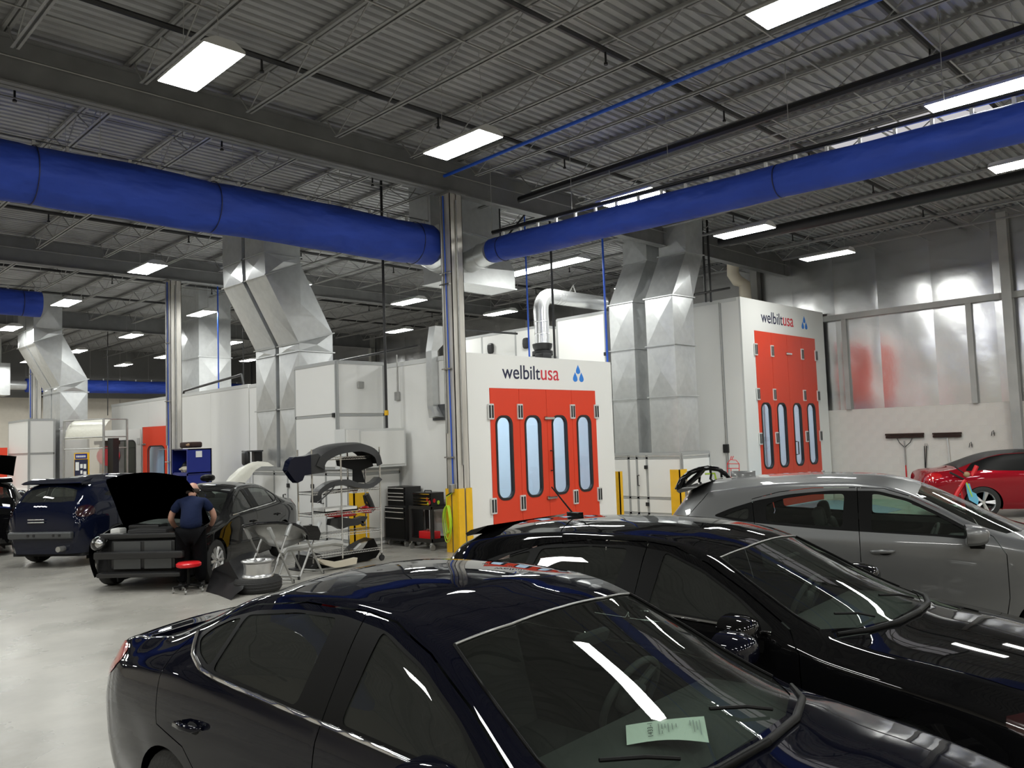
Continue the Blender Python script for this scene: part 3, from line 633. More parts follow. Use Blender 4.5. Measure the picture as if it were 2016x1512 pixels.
MB().bbox((18.63, 10.95, 1.62), (.07, .15, .22), .01).build('box_body', 'iron_black', t); MB().cyl((18.64, 10.95, 1.7), (18.64, 10.95, 5.4), .016, 6).cyl((18.64, 10.95, .3), (18.64, 10.95, 1.55), .022, 6).build('conduit', 'dull_steel', t)
# ------------------------------------------------------------------ cars: one smooth shell, cut into panels
def pchip(xk, yk, x):
    xk = np.asarray(xk, float); yk = np.asarray(yk, float); x = np.clip(np.asarray(x, float), xk[0], xk[-1])
    h = np.diff(xk); hs = h.reshape((-1,)+(1,)*(yk.ndim-1)); d = np.diff(yk, axis=0)/hs; m = np.zeros_like(yk)
    w1 = 2*hs[1:]+hs[:-1]; w2 = hs[1:]+2*hs[:-1]; a, b = d[:-1], d[1:]
    ok = a*b > 0; sa, sb = np.where(ok, a, 1), np.where(ok, b, 1)
    m[1:-1] = np.where(ok, (w1+w2)/(w1/sa+w2/sb), 0); m[0] = d[0]; m[-1] = d[-1]
    i = np.clip(np.searchsorted(xk, x)-1, 0, len(h)-1)
    return i, h, m, yk, xk, x
def pev(P):
    i, h, m, y, xk, x = P; e = (slice(None),)+(None,)*(y.ndim-1)
    hh = h[i][e]; t = ((x-xk[i])/h[i])[e]
    return y[i]*(1+2*t)*(1-t)**2 + hh*m[i]*t*(1-t)**2 + y[i+1]*t*t*(3-2*t) + hh*m[i+1]*t*t*(t-1)
VN = np.array([0, .10, .19, .26, .30, .335, .42, .52, .57, .68, .80, .88, 1.])
class Shell:
    def __init__(s, T, R, B, X, Lw, zs=.19, fx=1., fz=1., xmax=None):
        f = lambda K: np.array(sorted(K), float)*((fx,)+((1, fz) if len(K[0]) == 3 else (fz,)))
        s.src = (T, R, B, X, Lw)
        s.T, s.R, s.B, s.X, s.L, s.zs = f(T), f(R), f(B), f(X), f(Lw), zs
        s.x0, s.x1 = s.T[0, 0], (xmax or s.T[-1, 0])
    def nodes(s, x):
        ev = lambda K: pev(pchip(K[:, 0], K[:, 1:], x))
        zt = ev(s.T)[:, 0]; yr, zr = ev(s.R).T; yb, zb = ev(s.B).T; ym, zm = ev(s.X).T; yl, zl = ev(s.L).T
        D = zt-zr; bu = .014*np.clip((zr-zb)/.25, 0, 1)
        Y = [0*x, .35*yr, .65*yr, .88*yr, yr, yr+.2*(yb-yr)+bu, yr+.56*(yb-yr)+bu, yb, yb+.55*(ym-yb), ym, (ym+yl)/2+.008, yl, yl-.06]
        Z = [zt, zt-.1225*D, zt-.4225*D, zt-.7744*D, zr, zr-.17*(zr-zb), zr-.54*(zr-zb), zb, zb-.22*(zb-zm), zm, (zm+zl)/2, zl, 0*x+s.zs]
        return np.array(Y), np.array(Z)          # (13, n)
    def P(s, x, v):
        x = np.atleast_1d(np.asarray(x, float)); v = np.atleast_1d(np.asarray(v, float)); x, v = np.broadcast_arrays(x, v)
        Y, Z = s.nodes(x); n = len(x); K = np.stack([Y, Z], -1)          # 13,n,2
        # pchip along v, each sample has its own node values
        h = np.diff(VN)[:, None, None]; d = np.diff(K, axis=0)/h; m = np.zeros_like(K); w1 = 2*h[1:]+h[:-1]; w2 = h[1:]+2*h[:-1]
        a, b = d[:-1], d[1:]; ok = a*b > 0; m[1:-1] = np.where(ok, (w1+w2)/(w1/np.where(ok, a, 1)+w2/np.where(ok, b, 1)), 0); m[-1] = d[-1]
        m[0] = 0; m[0, :, 0] = d[0, :, 0]
        i = np.clip(np.searchsorted(VN, v)-1, 0, 11); j = np.arange(n); H_ = np.diff(VN)[i]; t = ((v-VN[i])/H_)[:, None]; H_ = H_[:, None]
        q = K[i, j]*(1+2*t)*(1-t)**2 + H_*m[i, j]*t*(1-t)**2 + K[i+1, j]*t*t*(3-2*t) + H_*m[i+1, j]*t*t*(t-1)
        return np.stack([x, q[:, 0], q[:, 1]], -1)
    def N(s, x, v):
        e, g = 4e-3, 1.5e-3; x = np.asarray(x, float); v = np.asarray(v, float)
        du = s.P(np.minimum(x+e, s.x1), v)-s.P(np.maximum(x-e, s.x0), v); dv = s.P(x, np.minimum(v+g, 1))-s.P(x, np.maximum(v-g, 0))
        n = np.cross(du, dv); l = np.linalg.norm(n, axis=1, keepdims=True); n = n/np.where(l > 1e-12, l, 1)
        n[v < 1e-4, 1] = 0; l = np.linalg.norm(n, axis=1, keepdims=True); return n/np.where(l > 1e-12, l, 1)
    def v_side(s, x, z):
        vv = np.linspace(.30, 1, 240); q = s.P(np.full(240, x), vv)[:, 2]; return float(np.interp(-z, -q, vv))
    def v_top(s, x, y):
        vv = np.linspace(0, .30, 120); q = s.P(np.full(120, x), vv)[:, 1]; return float(np.interp(y, q, vv))
    def pt(s, x, z, off=0.): v = s.v_side(x, z); return s.P([x], [v])[0] + s.N(np.array([x]), np.array([v]))[0]*off
VS = 2.6
def dense(poly, st=.035, closed=True):
    out = []; n = len(poly)
    for i in range(n if closed else n-1):
        a, b = np.array(poly[i], float), np.array(poly[(i+1) % n], float); k = max(1, int(np.ceil(np.linalg.norm(b-a)/st)))
        out += [a+(b-a)*j/k for j in range(k)]
    if not closed: out.append(np.array(poly[-1], float))
    return out
def smooth_poly(p, it=2):        # corner cutting for round outlines
    for _ in range(it): p = [q for i in range(len(p)) for q in ((.75*p[i][0]+.25*p[(i+1) % len(p)][0], .75*p[i][1]+.25*p[(i+1) % len(p)][1]), (.25*p[i][0]+.75*p[(i+1) % len(p)][0], .25*p[i][1]+.75*p[(i+1) % len(p)][1]))]
    return p
def round_poly(p, r=.03, k=4):
    out = []; n = len(p)
    for i in range(n):
        a, b, c = (np.array(p[j % n], float) for j in (i-1, i, i+1)); u, w = a-b, c-b; lu, lw = np.linalg.norm(u), np.linalg.norm(w); q = min(r, lu*.45, lw*.45)
        s_, e_ = b+u/lu*q, b+w/lw*q
        for j in range(k+1): t = j/k; out.append(tuple((1-t)**2*s_+2*t*(1-t)*b+t*t*e_))
    return out
def inpoly(px, py, poly):
    c = np.zeros(len(px), bool); n = len(poly)
    for i in range(n):
        x1, y1 = poly[i]; x2, y2 = poly[i-1]
        m = ((y1 > py) != (y2 > py)); 
        if y1 != y2: c ^= m & (px < (x2-x1)*(py-y1)/(y2-y1)+x1)
    return c
def strip(pl, w):                # thin polygon along a polyline
    pl = [np.array(p, float) for p in pl]; L, R = [], []
    for i, p in enumerate(pl):
        d = pl[min(i+1, len(pl)-1)]-pl[max(i-1, 0)]; d = d/np.linalg.norm(d); n = np.array((-d[1], d[0]))*w; L.append(p+n); R.append(p-n)
    return L+R[::-1]
def cut_shell(S, regs, nu, nv, cut=None):
    """regs: (name, space, polygon); first match wins. returns {name: (pts, normals, tris)} for the right half (y>0 side before mirroring)"""
    def conv(sp, poly):
        if sp == 'uv': return [np.array((p[0], p[1]*VS)) for p in poly]
        if sp == 's': return [np.array((p[0], S.v_side(p[0], p[1])*VS)) for p in poly]
        return [np.array((p[0], S.v_top(p[0], p[1])*VS)) for p in poly]
    polys = [(n, conv(sp, p)) for n, sp, p in regs]
    us = np.linspace(S.x0, S.x1, nu); vv = np.unique(np.concatenate([np.linspace(0, .30, int(nv*.3)), np.linspace(.30, .36, 5), np.linspace(.36, 1, int(nv*.7))]))
    V = [(float(a), float(b*VS)) for a in us for b in vv]; E = []
    nvv = len(vv)
    for i in range(nvv-1): E += [(i, i+1), ((nu-1)*nvv+i, (nu-1)*nvv+i+1)]
    for i in range(nu-1): E += [(i*nvv, (i+1)*nvv), (i*nvv+nvv-1, (i+1)*nvv+nvv-1)]
    for n, p in polys:
        k = len(V); p = [(min(max(q[0], S.x0), S.x1), min(max(q[1], 0), VS)) for q in p]; V += [(float(a), float(b)) for a, b in p]; E += [(k+i, k+(i+1) % len(p)) for i in range(len(p))]
    r = delaunay_2d_cdt([Vector(q) for q in V], E, [], 0, 1e-5)
    U = np.array([(q[0], q[1]/VS) for q in r[0]]); tr = np.array([f for f in r[2] if len(f) == 3])
    c = U[tr].mean(1); lab = np.full(len(tr), -1)
    for k in range(len(polys)-1, -1, -1): lab[inpoly(c[:, 0], c[:, 1]*VS, [(a, b) for a, b in polys[k][1]])] = k
    Pp = S.P(U[:, 0], U[:, 1]); Nn = S.N(U[:, 0], U[:, 1]); out = {}
    names = [n for n, _ in polys]+['body']
    for n in dict.fromkeys(names):
        ks = [k for k, q in enumerate(names) if q == n]; ks = [-1 if k == len(polys) else k for k in ks]
        t = tr[np.isin(lab, ks)]
        if not len(t): continue
        idx, inv = np.unique(t, return_inverse=True); t = inv.reshape(-1, 3); p, q = Pp[idx], Nn[idx]
        fn = np.cross(p[t[:, 1]]-p[t[:, 0]], p[t[:, 2]]-p[t[:, 0]]); fl_ = (fn*q[t].mean(1)).sum(1) < 0; t[fl_] = t[fl_][:, ::-1]
        out[n] = (p, q, t)
    return out
def mk(name, parts, m_, parent, off=0., label=None):    # parts: list of (pts, normals, tris)
    vs, ns, ts = [], [], []; k = 0
    for p, n, t in parts: vs.append(p+n*off); ns.append(n); ts.append(t+k); k += len(p)
    vs, ns, ts = np.concatenate(vs), np.concatenate(ns), np.concatenate(ts)
    me = bpy.data.meshes.new(name); me.from_pydata(vs.tolist(), [], ts.tolist()); me.shade_smooth()
    me.normals_split_custom_set_from_vertices(ns.tolist()); me.materials.append(M[m_]); return link(name, me, parent, label)
def flip(q): p, n, t = q; f = np.array((1, -1, 1)); return (p*f, n*f, t[:, ::-1])
WHEEL = {}
def wheel_meshes(R, w_, style, rimmat='alloy'):
    key = (R, w_, style, rimmat)
    if key in WHEEL: return WHEEL[key]
    t = MB(); r = R*.67
    t.lathe([(r, -w_*.46), (R*.86, -w_*.5), (R*.97, -w_*.42), (R, -w_*.28), (R, w_*.28), (R*.97, w_*.42), (R*.86, w_*.5), (r, w_*.46), (r, -w_*.46)], (0, 0, 0), 'y', 32)
    rim = MB(); rim.lathe([(r, -w_*.46), (r*1.02, -w_*.48), (r*.98, -w_*.44), (r*.93, -w_*.3), (r*.90, w_*.3), (r, w_*.46)], (0, 0, 0), 'y', 32)
    ns = 5 if style == 5 else 10
    for i in range(ns):
        a = 2*pi*i/ns
        for d in ((-.10, .10) if ns == 5 else (0,)):
            c, s_ = math.cos(a+d), math.sin(a+d); c0, s0 = math.cos(a+d*.6), math.sin(a+d*.6)
            rim.tube([(c0*r*.18, -w_*.34, s0*r*.18), (c*r*.6, -w_*.37, s_*r*.6), (c*r*.98, -w_*.40, s_*r*.98)], (.024 if ns == 5 else .03)*R/.32, 5)
    rim.lathe([(.0, -w_*.40), (r*.16, -w_*.40), (r*.22, -w_*.33), (r*.22, -w_*.2)], (0, 0, 0), 'y', 16)
    d = MB().lathe([(0, 0), (r*.88, 0), (r*.88, .03), (0, .03)], (0, 0, 0), 'y', 20)
    WHEEL[key] = [m.build('tmp', mm, None, 40) for m, mm in ((t, 'tyre'), (rim, rimmat), (d, 'iron_black'))]
    for q in WHEEL[key]: col.objects.unlink(q)
    return WHEEL[key]
def add_wheel(par, x, y, R, w_, style, rimmat='alloy', z=None):
    ms = wheel_meshes(R, w_, style, rimmat); wl_ = bpy.data.objects.new('wheel', None); col.objects.link(wl_); wl_.parent = par; wl_.location = (x, y, R if z is None else z)
    if y > 0: wl_.rotation_euler = (0, 0, pi)
    for q, nm in zip(ms, ('tyre', 'rim', 'brake_disc')): link(nm, q.data, wl_)
    return wl_
def seat(par, x, y, w_=.50, m_='interior', rear=False):
    o = MB().bbox((x+.05, y, .50), (.50, w_, .20), .06, seg=3).bbox((x-.24, y, .80), (.16, w_*.95, .66), .06, ry=-.28, seg=3).build('seat', m_, par, 50)
    for dy in ((0,) if not rear else (-.33, .33)): MB().bbox((x-.345, y+dy, 1.20 if not rear else 1.12), (.11, .26, .19), .045, ry=-.2, seg=3).build('headrest', m_, o, 50)
    return o
def steering(par, x, y, z):
    b = MB(); n = 28; R = .185; c = Vector((x, y, z)); rot = Matrix.Rotation(math.radians(-65), 3, 'Y')
    b.tube([c+rot @ Vector((R*math.cos(a), R*math.sin(a), 0)) for a in np.linspace(0, 2*pi, n, endpoint=False)], .016, 8, close=True)
    for a in (0, pi*.75, -pi*.75): b.tube([c, c+rot @ Vector((R*math.cos(a+pi), R*math.sin(a+pi), 0))], .018, 6)
    b.bbox(c, (.07, .15, .13), .03, ry=math.radians(25)); return b.build('steering_wheel', 'interior_grey', par, 50)
def car(label, S, dlo, panes, doors, ws, bl, hood, paint_, loc, yaw, nu=110, nv=46, glass_='car_glass', ws_glass='clear_glass', lamps=(), wb=1.35, tr=.78, R=.32, wr_=.36, wsty=5, extra_gap=(), cabin=(1.0, -1.7), front=True, chrome=None, handles=(), mirror=None, dash=True, roof_mat=None, trunk=None, soft=(), name='car', group=None, no_hood=False, pl=None):
    """panes: (polygon, door index or None); doors: outline loops in side view; ws, bl, hood: outlines in plan"""
    t = thing(name, label, 'car', group, (loc[0], loc[1], 0), yaw, True)
    regs = []
    for x in (wb, -wb): regs.append(('arch', 's', [(x+wr_*math.cos(a), max(.30+wr_*math.sin(a), .192)) for a in np.linspace(-.25, pi+.25, 30)]))
    for g in extra_gap: regs.append(('gap', 's', strip(dense(g, .03, False), .0028)))
    for d in doors: regs.append(('gap', 's', strip(dense(d, .03, False), .003)))
    if hood is not None and not no_hood: regs.append(('gap', 't', strip(dense(hood, .04, False), .0035)))
    if trunk is not None: regs.append(('gap', 't', strip(dense(trunk, .04, False), .003)))
    for i, (p, di) in enumerate(panes): regs.append(('pane%d' % i, 's', dense(round_poly(p, .035), .03)))
    regs.append(('ws', 't', dense(ws, .04)))
    if bl is not None: regs.append(('bl', 't', dense(bl, .04)))
    for nm, m_, p in lamps: regs.append((nm+'|'+m_, 's', dense(smooth_poly(p, 1), .025)))
    regs.append(('trim', 's', dense(round_poly(dlo, .05), .03)))
    if soft: regs.append(('soft', 't', dense(soft, .05)))
    for i, d in enumerate(doors):
        regs.append(('door%d' % i, 's', dense(list(d)+[], .05)))
    if hood is not None: regs.append(('hood', 't', dense(list(hood)+[(hood[-1][0], 0), (hood[0][0], 0)], .06)))
    if trunk is not None: regs.append(('trunk', 't', dense(list(trunk)+[(trunk[-1][0], 0), (trunk[0][0], 0)], .06)))
    D = cut_shell(S, regs, nu, nv)
    # closed nose and tail
    vv = np.linspace(0, 1, 40); caps = []
    for x, s_ in ((S.x0, -1), (S.x1, 1)):
        if s_ > 0 and not front: continue
        q = S.P(np.full(40, x), vv); qm = q*np.array((1, -1, 1)); p = np.concatenate([q, qm]); tt = []
        for i in range(39): tt += [(i, i+1, 41+i), (i, 41+i, 40+i)]
        tt = np.array(tt); tt = tt if s_ < 0 else tt[:, ::-1]; caps.append((p, np.tile((s_, 0, 0), (80, 1)).astype(float), tt))
    both = lambda k: [D[k], flip(D[k])]
    body = mk('body', both('body')+caps, paint_, t)
    if 'hood' in D and not no_hood: mk('hood', both('hood'), paint_, t)
    if no_hood:            # raised hood turned about its rear edge
        ang, HS, xe = no_hood; xb = hood[0][0]; pv = np.array((xb-.03, 0, HS.P([xb], [0])[0, 2])); nx, nw = 22, 12
        g = np.array([(xb+(xe-xb)*i/nx-.16*(j/nw)**2*(1-i/nx)-.10*(j/nw)**2*(i/nx), .275*j/nw) for i in range(nx+1) for j in range(nw+1)]); p = HS.P(g[:, 0], g[:, 1]); n_ = HS.N(g[:, 0], g[:, 1]); f = []
        for i in range(nx):
            for j in range(nw): k = i*(nw+1)+j; f += [(k, k+nw+1, k+nw+2), (k, k+nw+2, k+1)]
        q = (p-pv, n_, np.array(f)[:, ::-1])
        o = mk('hood', [q, flip(q)], paint_, t); o.location = tuple(pv); o.rotation_euler = (0, -math.radians(ang), 0); mk('hood_underside', [q, flip(q)], 'lining', o, -.03)
    if 'trunk' in D: mk('trunk_lid', both('trunk'), paint_, t)
    if 'soft' in D: mk('soft_top', both('soft'), 'satin_black', t)
    if 'trim' in D:
        for q in both('trim'): mk('window_trim', [q], 'satin_black', t)
    mk('windshield', both('ws'), ws_glass, t, -.004)
    if 'bl' in D: mk('rear_window', both('bl'), glass_, t, -.004)
    for s_ in (1, 0):      # right side first (local -y)
        F_ = (lambda q: flip(q)) if s_ else (lambda q: q); dd = {}
        for i in range(len(doors)):
            if 'door%d' % i in D: dd[i] = mk('door', [F_(D['door%d' % i])], paint_, t)
        for i, (p, di) in enumerate(panes):
            if 'pane%d' % i in D: mk('window_pane', [F_(D['pane%d' % i])], pl[i] if pl else glass_, dd.get(di, t), -.006)
        for hx, hz_, L_ in handles:
            sg = -1 if s_ else 1; n0 = S.pt(hx, hz_, 0); pts = []
            for a, o in ((-1, .004), (-.8, .035), (0, .043), (.8, .035), (1, .004)): q = S.pt(hx+a*L_/2, hz_+.004*a, o); pts.append((q[0], q[1]*sg, q[2]))
            di = min(range(len(doors)), key=lambda i: abs(np.mean([p[0] for p in doors[i]])-hx)) if doors else None
            MB().tube(pts, (.010, .016, .017, .016, .010), 8).build('handle', paint_, dd.get(di, t), 50)
            MB().ell((n0[0]+.02, (n0[1]+.001)*sg, n0[2]-.008), (.055, .004, .028), 14, 6).build('handle_recess', 'lining', dd.get(di, t), 50)
        if mirror:
            mx, my, mz = mirror; sg = -1 if s_ else 1
            sec = []
            for u, wy, wz in ((.11, .055, .035), (.085, .10, .062), (.03, .125, .078), (-.03, .13, .083), (-.06, .128, .082)):
                sec.append([(mx+u, sg*(my+wy*math.copysign(abs(math.cos(a))**.75, math.cos(a))), mz+wz*math.copysign(abs(math.sin(a))**.75, math.sin(a))+(.006 if math.sin(a) > 0 else 0)) for a in np.linspace(0, 2*pi, 20, endpoint=False)])
            mo = MB().loft(sec).build('mirror', paint_, t, 50); MB().ell((mx-.062, sg*my, mz), (.004, .115, .070), 16, 6, pw=.8).build('mirror_glass', 'chrome', mo, 50)
            bx = S.pt(mx+.02, mz-.10); MB().loft([[(mx+.05, sg*(my-.1), mz-.05), (mx-.03, sg*(my-.1), mz-.05), (mx-.03, sg*(my-.1), mz-.10), (mx+.05, sg*(my-.1), mz-.10)], [(mx+.09, sg*bx[1], mz-.06), (mx-.02, sg*bx[1], mz-.06), (mx-.02, sg*bx[1], mz-.13), (mx+.09, sg*bx[1], mz-.13)]]).build('mirror_arm', 'satin_black', mo)
        if chrome:
            sg = -1 if s_ else 1; pts = []
            for x, z in dense(chrome, .05, False): q = S.pt(x, z, .006); pts.append((q[0], q[1]*sg, q[2]))
            MB().tube(pts, .0105, 6).build('chrome_strip', 'chrome', t, 60)
    for nm in [k for k in D if '|' in k]:
        n_, m_ = nm.split('|')
        for q in both(nm): mk(n_, [q], m_, t, .004)
    # dark lining, floor pan, seats
    x_a, x_b = cabin; us = np.linspace(x_b, x_a, 24)
    for (v0, v1, k), (ua, ub) in (((.535, .99, 8), (x_b, x_a)), ((.0, .285, 7), (bl[0][0]-.0 if bl is not None else x_b, min(p[0] for p in ws)))):
        uu = np.linspace(min(ua, ub)+.05, max(ua, ub)-.05, 24); w_ = np.linspace(v0, v1, k); g = np.array([(a, b) for a in uu for b in w_]); p = S.P(g[:, 0], g[:, 1]); n_ = S.N(g[:, 0], g[:, 1])
        tt = []
        for i in range(23):
            for j in range(k-1): a = i*k+j; tt += [(a, a+1, a+k+1), (a, a+k+1, a+k)]
        q = (p, n_, np.array(tt))
        for q_ in (q, flip(q)): mk('cabin_lining', [q_], 'interior', t, -.045)
    MB().box(S.x0+.15, S.x1-.15, -.72, .72, .20, .26).build('floor_pan', 'lining', t)
    if dash:
        cx = cabin[0]
        yd = .66
        MB().loft([[(cx+.12, y, .90), (cx-.10, y, .955), (cx-.32, y, .945), (cx-.42, y, .86), (cx-.40, y, .55), (cx+.12, y, .55)] for y in (-yd, -.3, .3, yd)]).build('dashboard', 'interior_grey', t, 40)
        steering(t, cx-.52, .36, .90)
        for y in (-.37, .37): seat(t, cx-1.15, y)
        seat(t, cx-2.05, 0, 1.25, rear=True)
    for x in (wb, -wb):
        for y in (-tr, tr):
            add_wheel(t, x, y, R, .21, wsty); sg = 1 if y > 0 else -1
            MB().loft([[(x+(wr_+.02)*math.cos(a), yy, .30+(wr_+.02)*math.sin(a)) for a in np.linspace(-.3, pi+.3, 16)] for yy in (sg*.52, sg*(.80))], cap=False, closed=False).box(x-.36, x+.36, *sorted((sg*.50, sg*.52)), .1, .68).build('wheel_liner', 'lining', t)
    return t
# ------------------------------------------------------------------ car data
LOW = [(2.27, .64, .28), (1.8, .85, .36), (1.35, .88, .36), (0, .875, .36), (-1.35, .88, .38), (-1.9, .84, .38), (-2.2, .72, .36), (-2.31, .56, .36)]
F_T = [(0, 1.437), (.16, 1.405), (.28, 1.372), (.40, 1.322), (1.0, 1.063), (1.15, 1.0), (1.22, .975), (1.5, .935), (1.9, .86), (2.12, .79), (2.22, .70), (2.27, .55)]
F_R = [(2.27, .50, .52), (2.2, .60, .66), (2.0, .68, .76), (1.6, .735, .86), (1.2, .765, .915), (1.0, .765, .948), (.85, .748, 1.0), (.5, .672, 1.18), (.25, .618, 1.305), (.1, .597, 1.352), (-.1, .585, 1.378)]
F_B = [(2.27, .62, .48), (2.15, .74, .60), (1.9, .83, .70), (1.4, .885, .79), (1.0, .880, .86), (.8, .868, .915), (.4, .858, .955), (0, .850, .970)]
F_X = [(2.27, .66, .40), (2.1, .80, .50), (1.8, .872, .58), (1.35, .90, .62), (.9, .898, .66), (0, .893, .70)]
SED = Shell([(-2.40, .62), (-2.39, .90), (-2.34, 1.02), (-2.26, 1.06), (-1.98, 1.082), (-1.80, 1.105), (-1.70, 1.145), (-1.10, 1.375), (-.95, 1.412), (-.75, 1.440), (-.4, 1.455)]+F_T,
    F_R+[(-.4, .578, 1.390), (-.8, .572, 1.375), (-1.1, .575, 1.318), (-1.45, .605, 1.19), (-1.8, .66, 1.068), (-2.0, .69, 1.035), (-2.25, .69, 1.0), (-2.36, .64, .90), (-2.40, .58, .6)],
    F_B+[(-.5, .845, .985), (-1.0, .838, 1.005), (-1.3, .825, 1.02), (-1.6, .815, 1.0), (-1.9, .805, .965), (-2.2, .775, .92), (-2.36, .70, .80), (-2.40, .62, .56)],
    F_X+[(-.8, .895, .74), (-1.35, .90, .76), (-1.9, .88, .76), (-2.2, .83, .71), (-2.36, .74, .62), (-2.40, .66, .49)], LOW[:-2]+[(-2.25, .78, .36), (-2.40, .64, .36)])
SED_DLO = [(.74, .965), (.4, .985), (0, .998), (-.5, 1.012), (-1.0, 1.03), (-1.14, 1.04), (-1.27, 1.075), (-1.41, 1.14), (-1.30, 1.19), (-1.15, 1.245), (-.95, 1.295), (-.65, 1.332), (-.3, 1.345), (0, 1.32), (.25, 1.24), (.5, 1.115)]
SED_P = [([(-1.35, 1.13), (-1.24, 1.083), (-1.10, 1.05), (-1.055, 1.255), (-1.16, 1.228), (-1.28, 1.18)], 1), ([(-1.06, 1.043), (-.36, 1.018), (-.33, 1.332), (-.62, 1.322), (-1.02, 1.268)], 1), ([(-.06, 1.010), (.60, .987), (.66, .995), (.49, 1.108), (.25, 1.228), (.02, 1.302), (-.03, 1.317)], 0)]
SED_D = [[(-.17, .20), (-.17, 1.37), (.02, 1.352), (.26, 1.275), (.52, 1.145), (.80, .985), (.88, .88), (.90, .55), (.86, .20)], [(-.185, 1.37), (-.6, 1.362), (-1.0, 1.312), (-1.25, 1.232), (-1.44, 1.15), (-1.50, 1.04), (-1.47, .90), (-1.44, .75), (-1.18, .70), (-.98, .55), (-.92, .20), (-.185, .20)]]
F_WS = [(1.19, 0), (1.17, .3), (1.08, .55), (.93, .715), (.80, .70), (.5, .632), (.30, .575), (.345, .3), (.355, 0)]
F_HOOD = [(1.24, 0), (1.22, .3), (1.13, .58), (1.02, .74), (1.3, .735), (1.8, .69), (2.16, .56)]
SED_BL = [(-1.06, 0), (-1.05, .3), (-1.02, .50), (-1.40, .53), (-1.72, .55), (-1.77, .3), (-1.78, 0)]
SED_TR = [(-1.82, 0), (-1.81, .3), (-1.79, .60), (-2.0, .64), (-2.3, .62)]
TAIL = [(-2.06, .915), (-2.10, .985), (-2.28, .995), (-2.38, .93), (-2.38, .82), (-2.24, .81)]
HEAD = [(1.75, .72), (1.95, .77), (2.15, .74), (2.22, .66), (2.1, .60), (1.95, .62)]
blue_car = car('dark blue sedan with chrome window strip and paper on dashboard', SED, SED_DLO, SED_P, SED_D, F_WS, SED_BL, F_HOOD, 'paint_blue', (2.55, 2.67), math.radians(-87), 150, 60,
    lamps=(('tail_light', 'red_lens', TAIL), ('headlight', 'dark_lens', HEAD)), chrome=[(.72, .958), (.4, .975), (0, .988), (-.5, 1.002), (-1.0, 1.02), (-1.15, 1.032), (-1.29, 1.07), (-1.42, 1.14)],
    handles=((-1.10, .81, .19), (-.02, .79, .19)), mirror=(.60, 1.00, .985), trunk=SED_TR, cabin=(.95, -1.75), pl=['dark_glass', 'dark_glass', 'dark_glass'])
# hatchback of the same family
HAT = Shell([(-2.22, .60), (-2.21, .82), (-2.16, .97), (-2.02, 1.20), (-1.93, 1.30), (-1.86, 1.345), (-1.6, 1.40), (-1.2, 1.438), (-.8, 1.455), (-.4, 1.460)]+F_T,
    F_R+[(-.4, .580, 1.392), (-.8, .580, 1.388), (-1.2, .575, 1.362), (-1.6, .565, 1.315), (-1.85, .56, 1.26), (-1.98, .575, 1.15), (-2.12, .60, .95), (-2.2, .58, .80), (-2.22, .5, .6)],
    F_B+[(-.5, .845, .985), (-1.0, .838, 1.01), (-1.4, .825, 1.05), (-1.7, .80, 1.05), (-1.95, .76, .97), (-2.12, .70, .85), (-2.2, .62, .72), (-2.22, .55, .55)],
    F_X+[(-.8, .895, .74), (-1.35, .90, .76), (-1.8, .87, .76), (-2.08, .79, .70), (-2.19, .67, .60), (-2.22, .58, .48)], [(x if x > -2 else x+.09, y, z) for x, y, z in LOW])
HAT_DLO = SED_DLO[:5]+[(-1.2, 1.05), (-1.36, 1.10), (-1.50, 1.17), (-1.35, 1.225), (-1.15, 1.275), (-.9, 1.318)]+SED_DLO[11:]
HAT_P = [([(-1.42, 1.15), (-1.3, 1.105), (-1.12, 1.065), (-1.08, 1.268), (-1.2, 1.238), (-1.33, 1.195)], 1)]+[([(-1.06, 1.055), (-.34, 1.027), (-.30, 1.325), (-.6, 1.325), (-1.0, 1.285)], 1), SED_P[2]]
HAT_BL = [(-1.93, 0), (-1.925, .3), (-1.91, .5), (-2.0, .53), (-2.09, .55), (-2.13, .3), (-2.135, 0)]
black_car = car('black hatchback with roof aerial between blue and grey cars', HAT, HAT_DLO, HAT_P, SED_D, F_WS, HAT_BL, F_HOOD, 'paint_black', (4.89, 2.97), math.radians(-86), 130, 56,
    lamps=(('tail_light', 'red_lens', [(-1.9, .90), (-1.95, 1.0), (-2.13, .98), (-2.19, .86), (-2.1, .82)]), ('headlight', 'dark_lens', HEAD)), handles=((-1.10, .81, .19), (-.02, .79, .19)), mirror=(.60, 1.00, .985), cabin=(.95, -1.75), pl=['dark_glass']*3,
    chrome=[(.72, .958), (.4, .975), (0, .988), (-.1, .99)])
MB().loft([[(x, y, z) for x, z in ((-1.66, 1.398), (-1.84, 1.355), (-1.90, 1.325), (-1.88, 1.305), (-1.80, 1.325))] for y in (-.50, -.46, -.3, 0, .3, .46, .50)]).build('roof_spoiler', 'paint_black', black_car, 40)
MB().loft([[(-1.20+a*.5, y*w_, 1.44+h) for a, y in ((.16, 0), (.1, -.03), (-.10, -.03), (-.16, 0), (-.10, .03), (.1, .03))] for h, w_ in ((0, 1), (.025, .8), (.03, .3))]).tube([(-1.22, 0, 1.46), (-1.42, 0, 1.66)], (.007, .005), 6).build('aerial', 'satin_black', black_car)
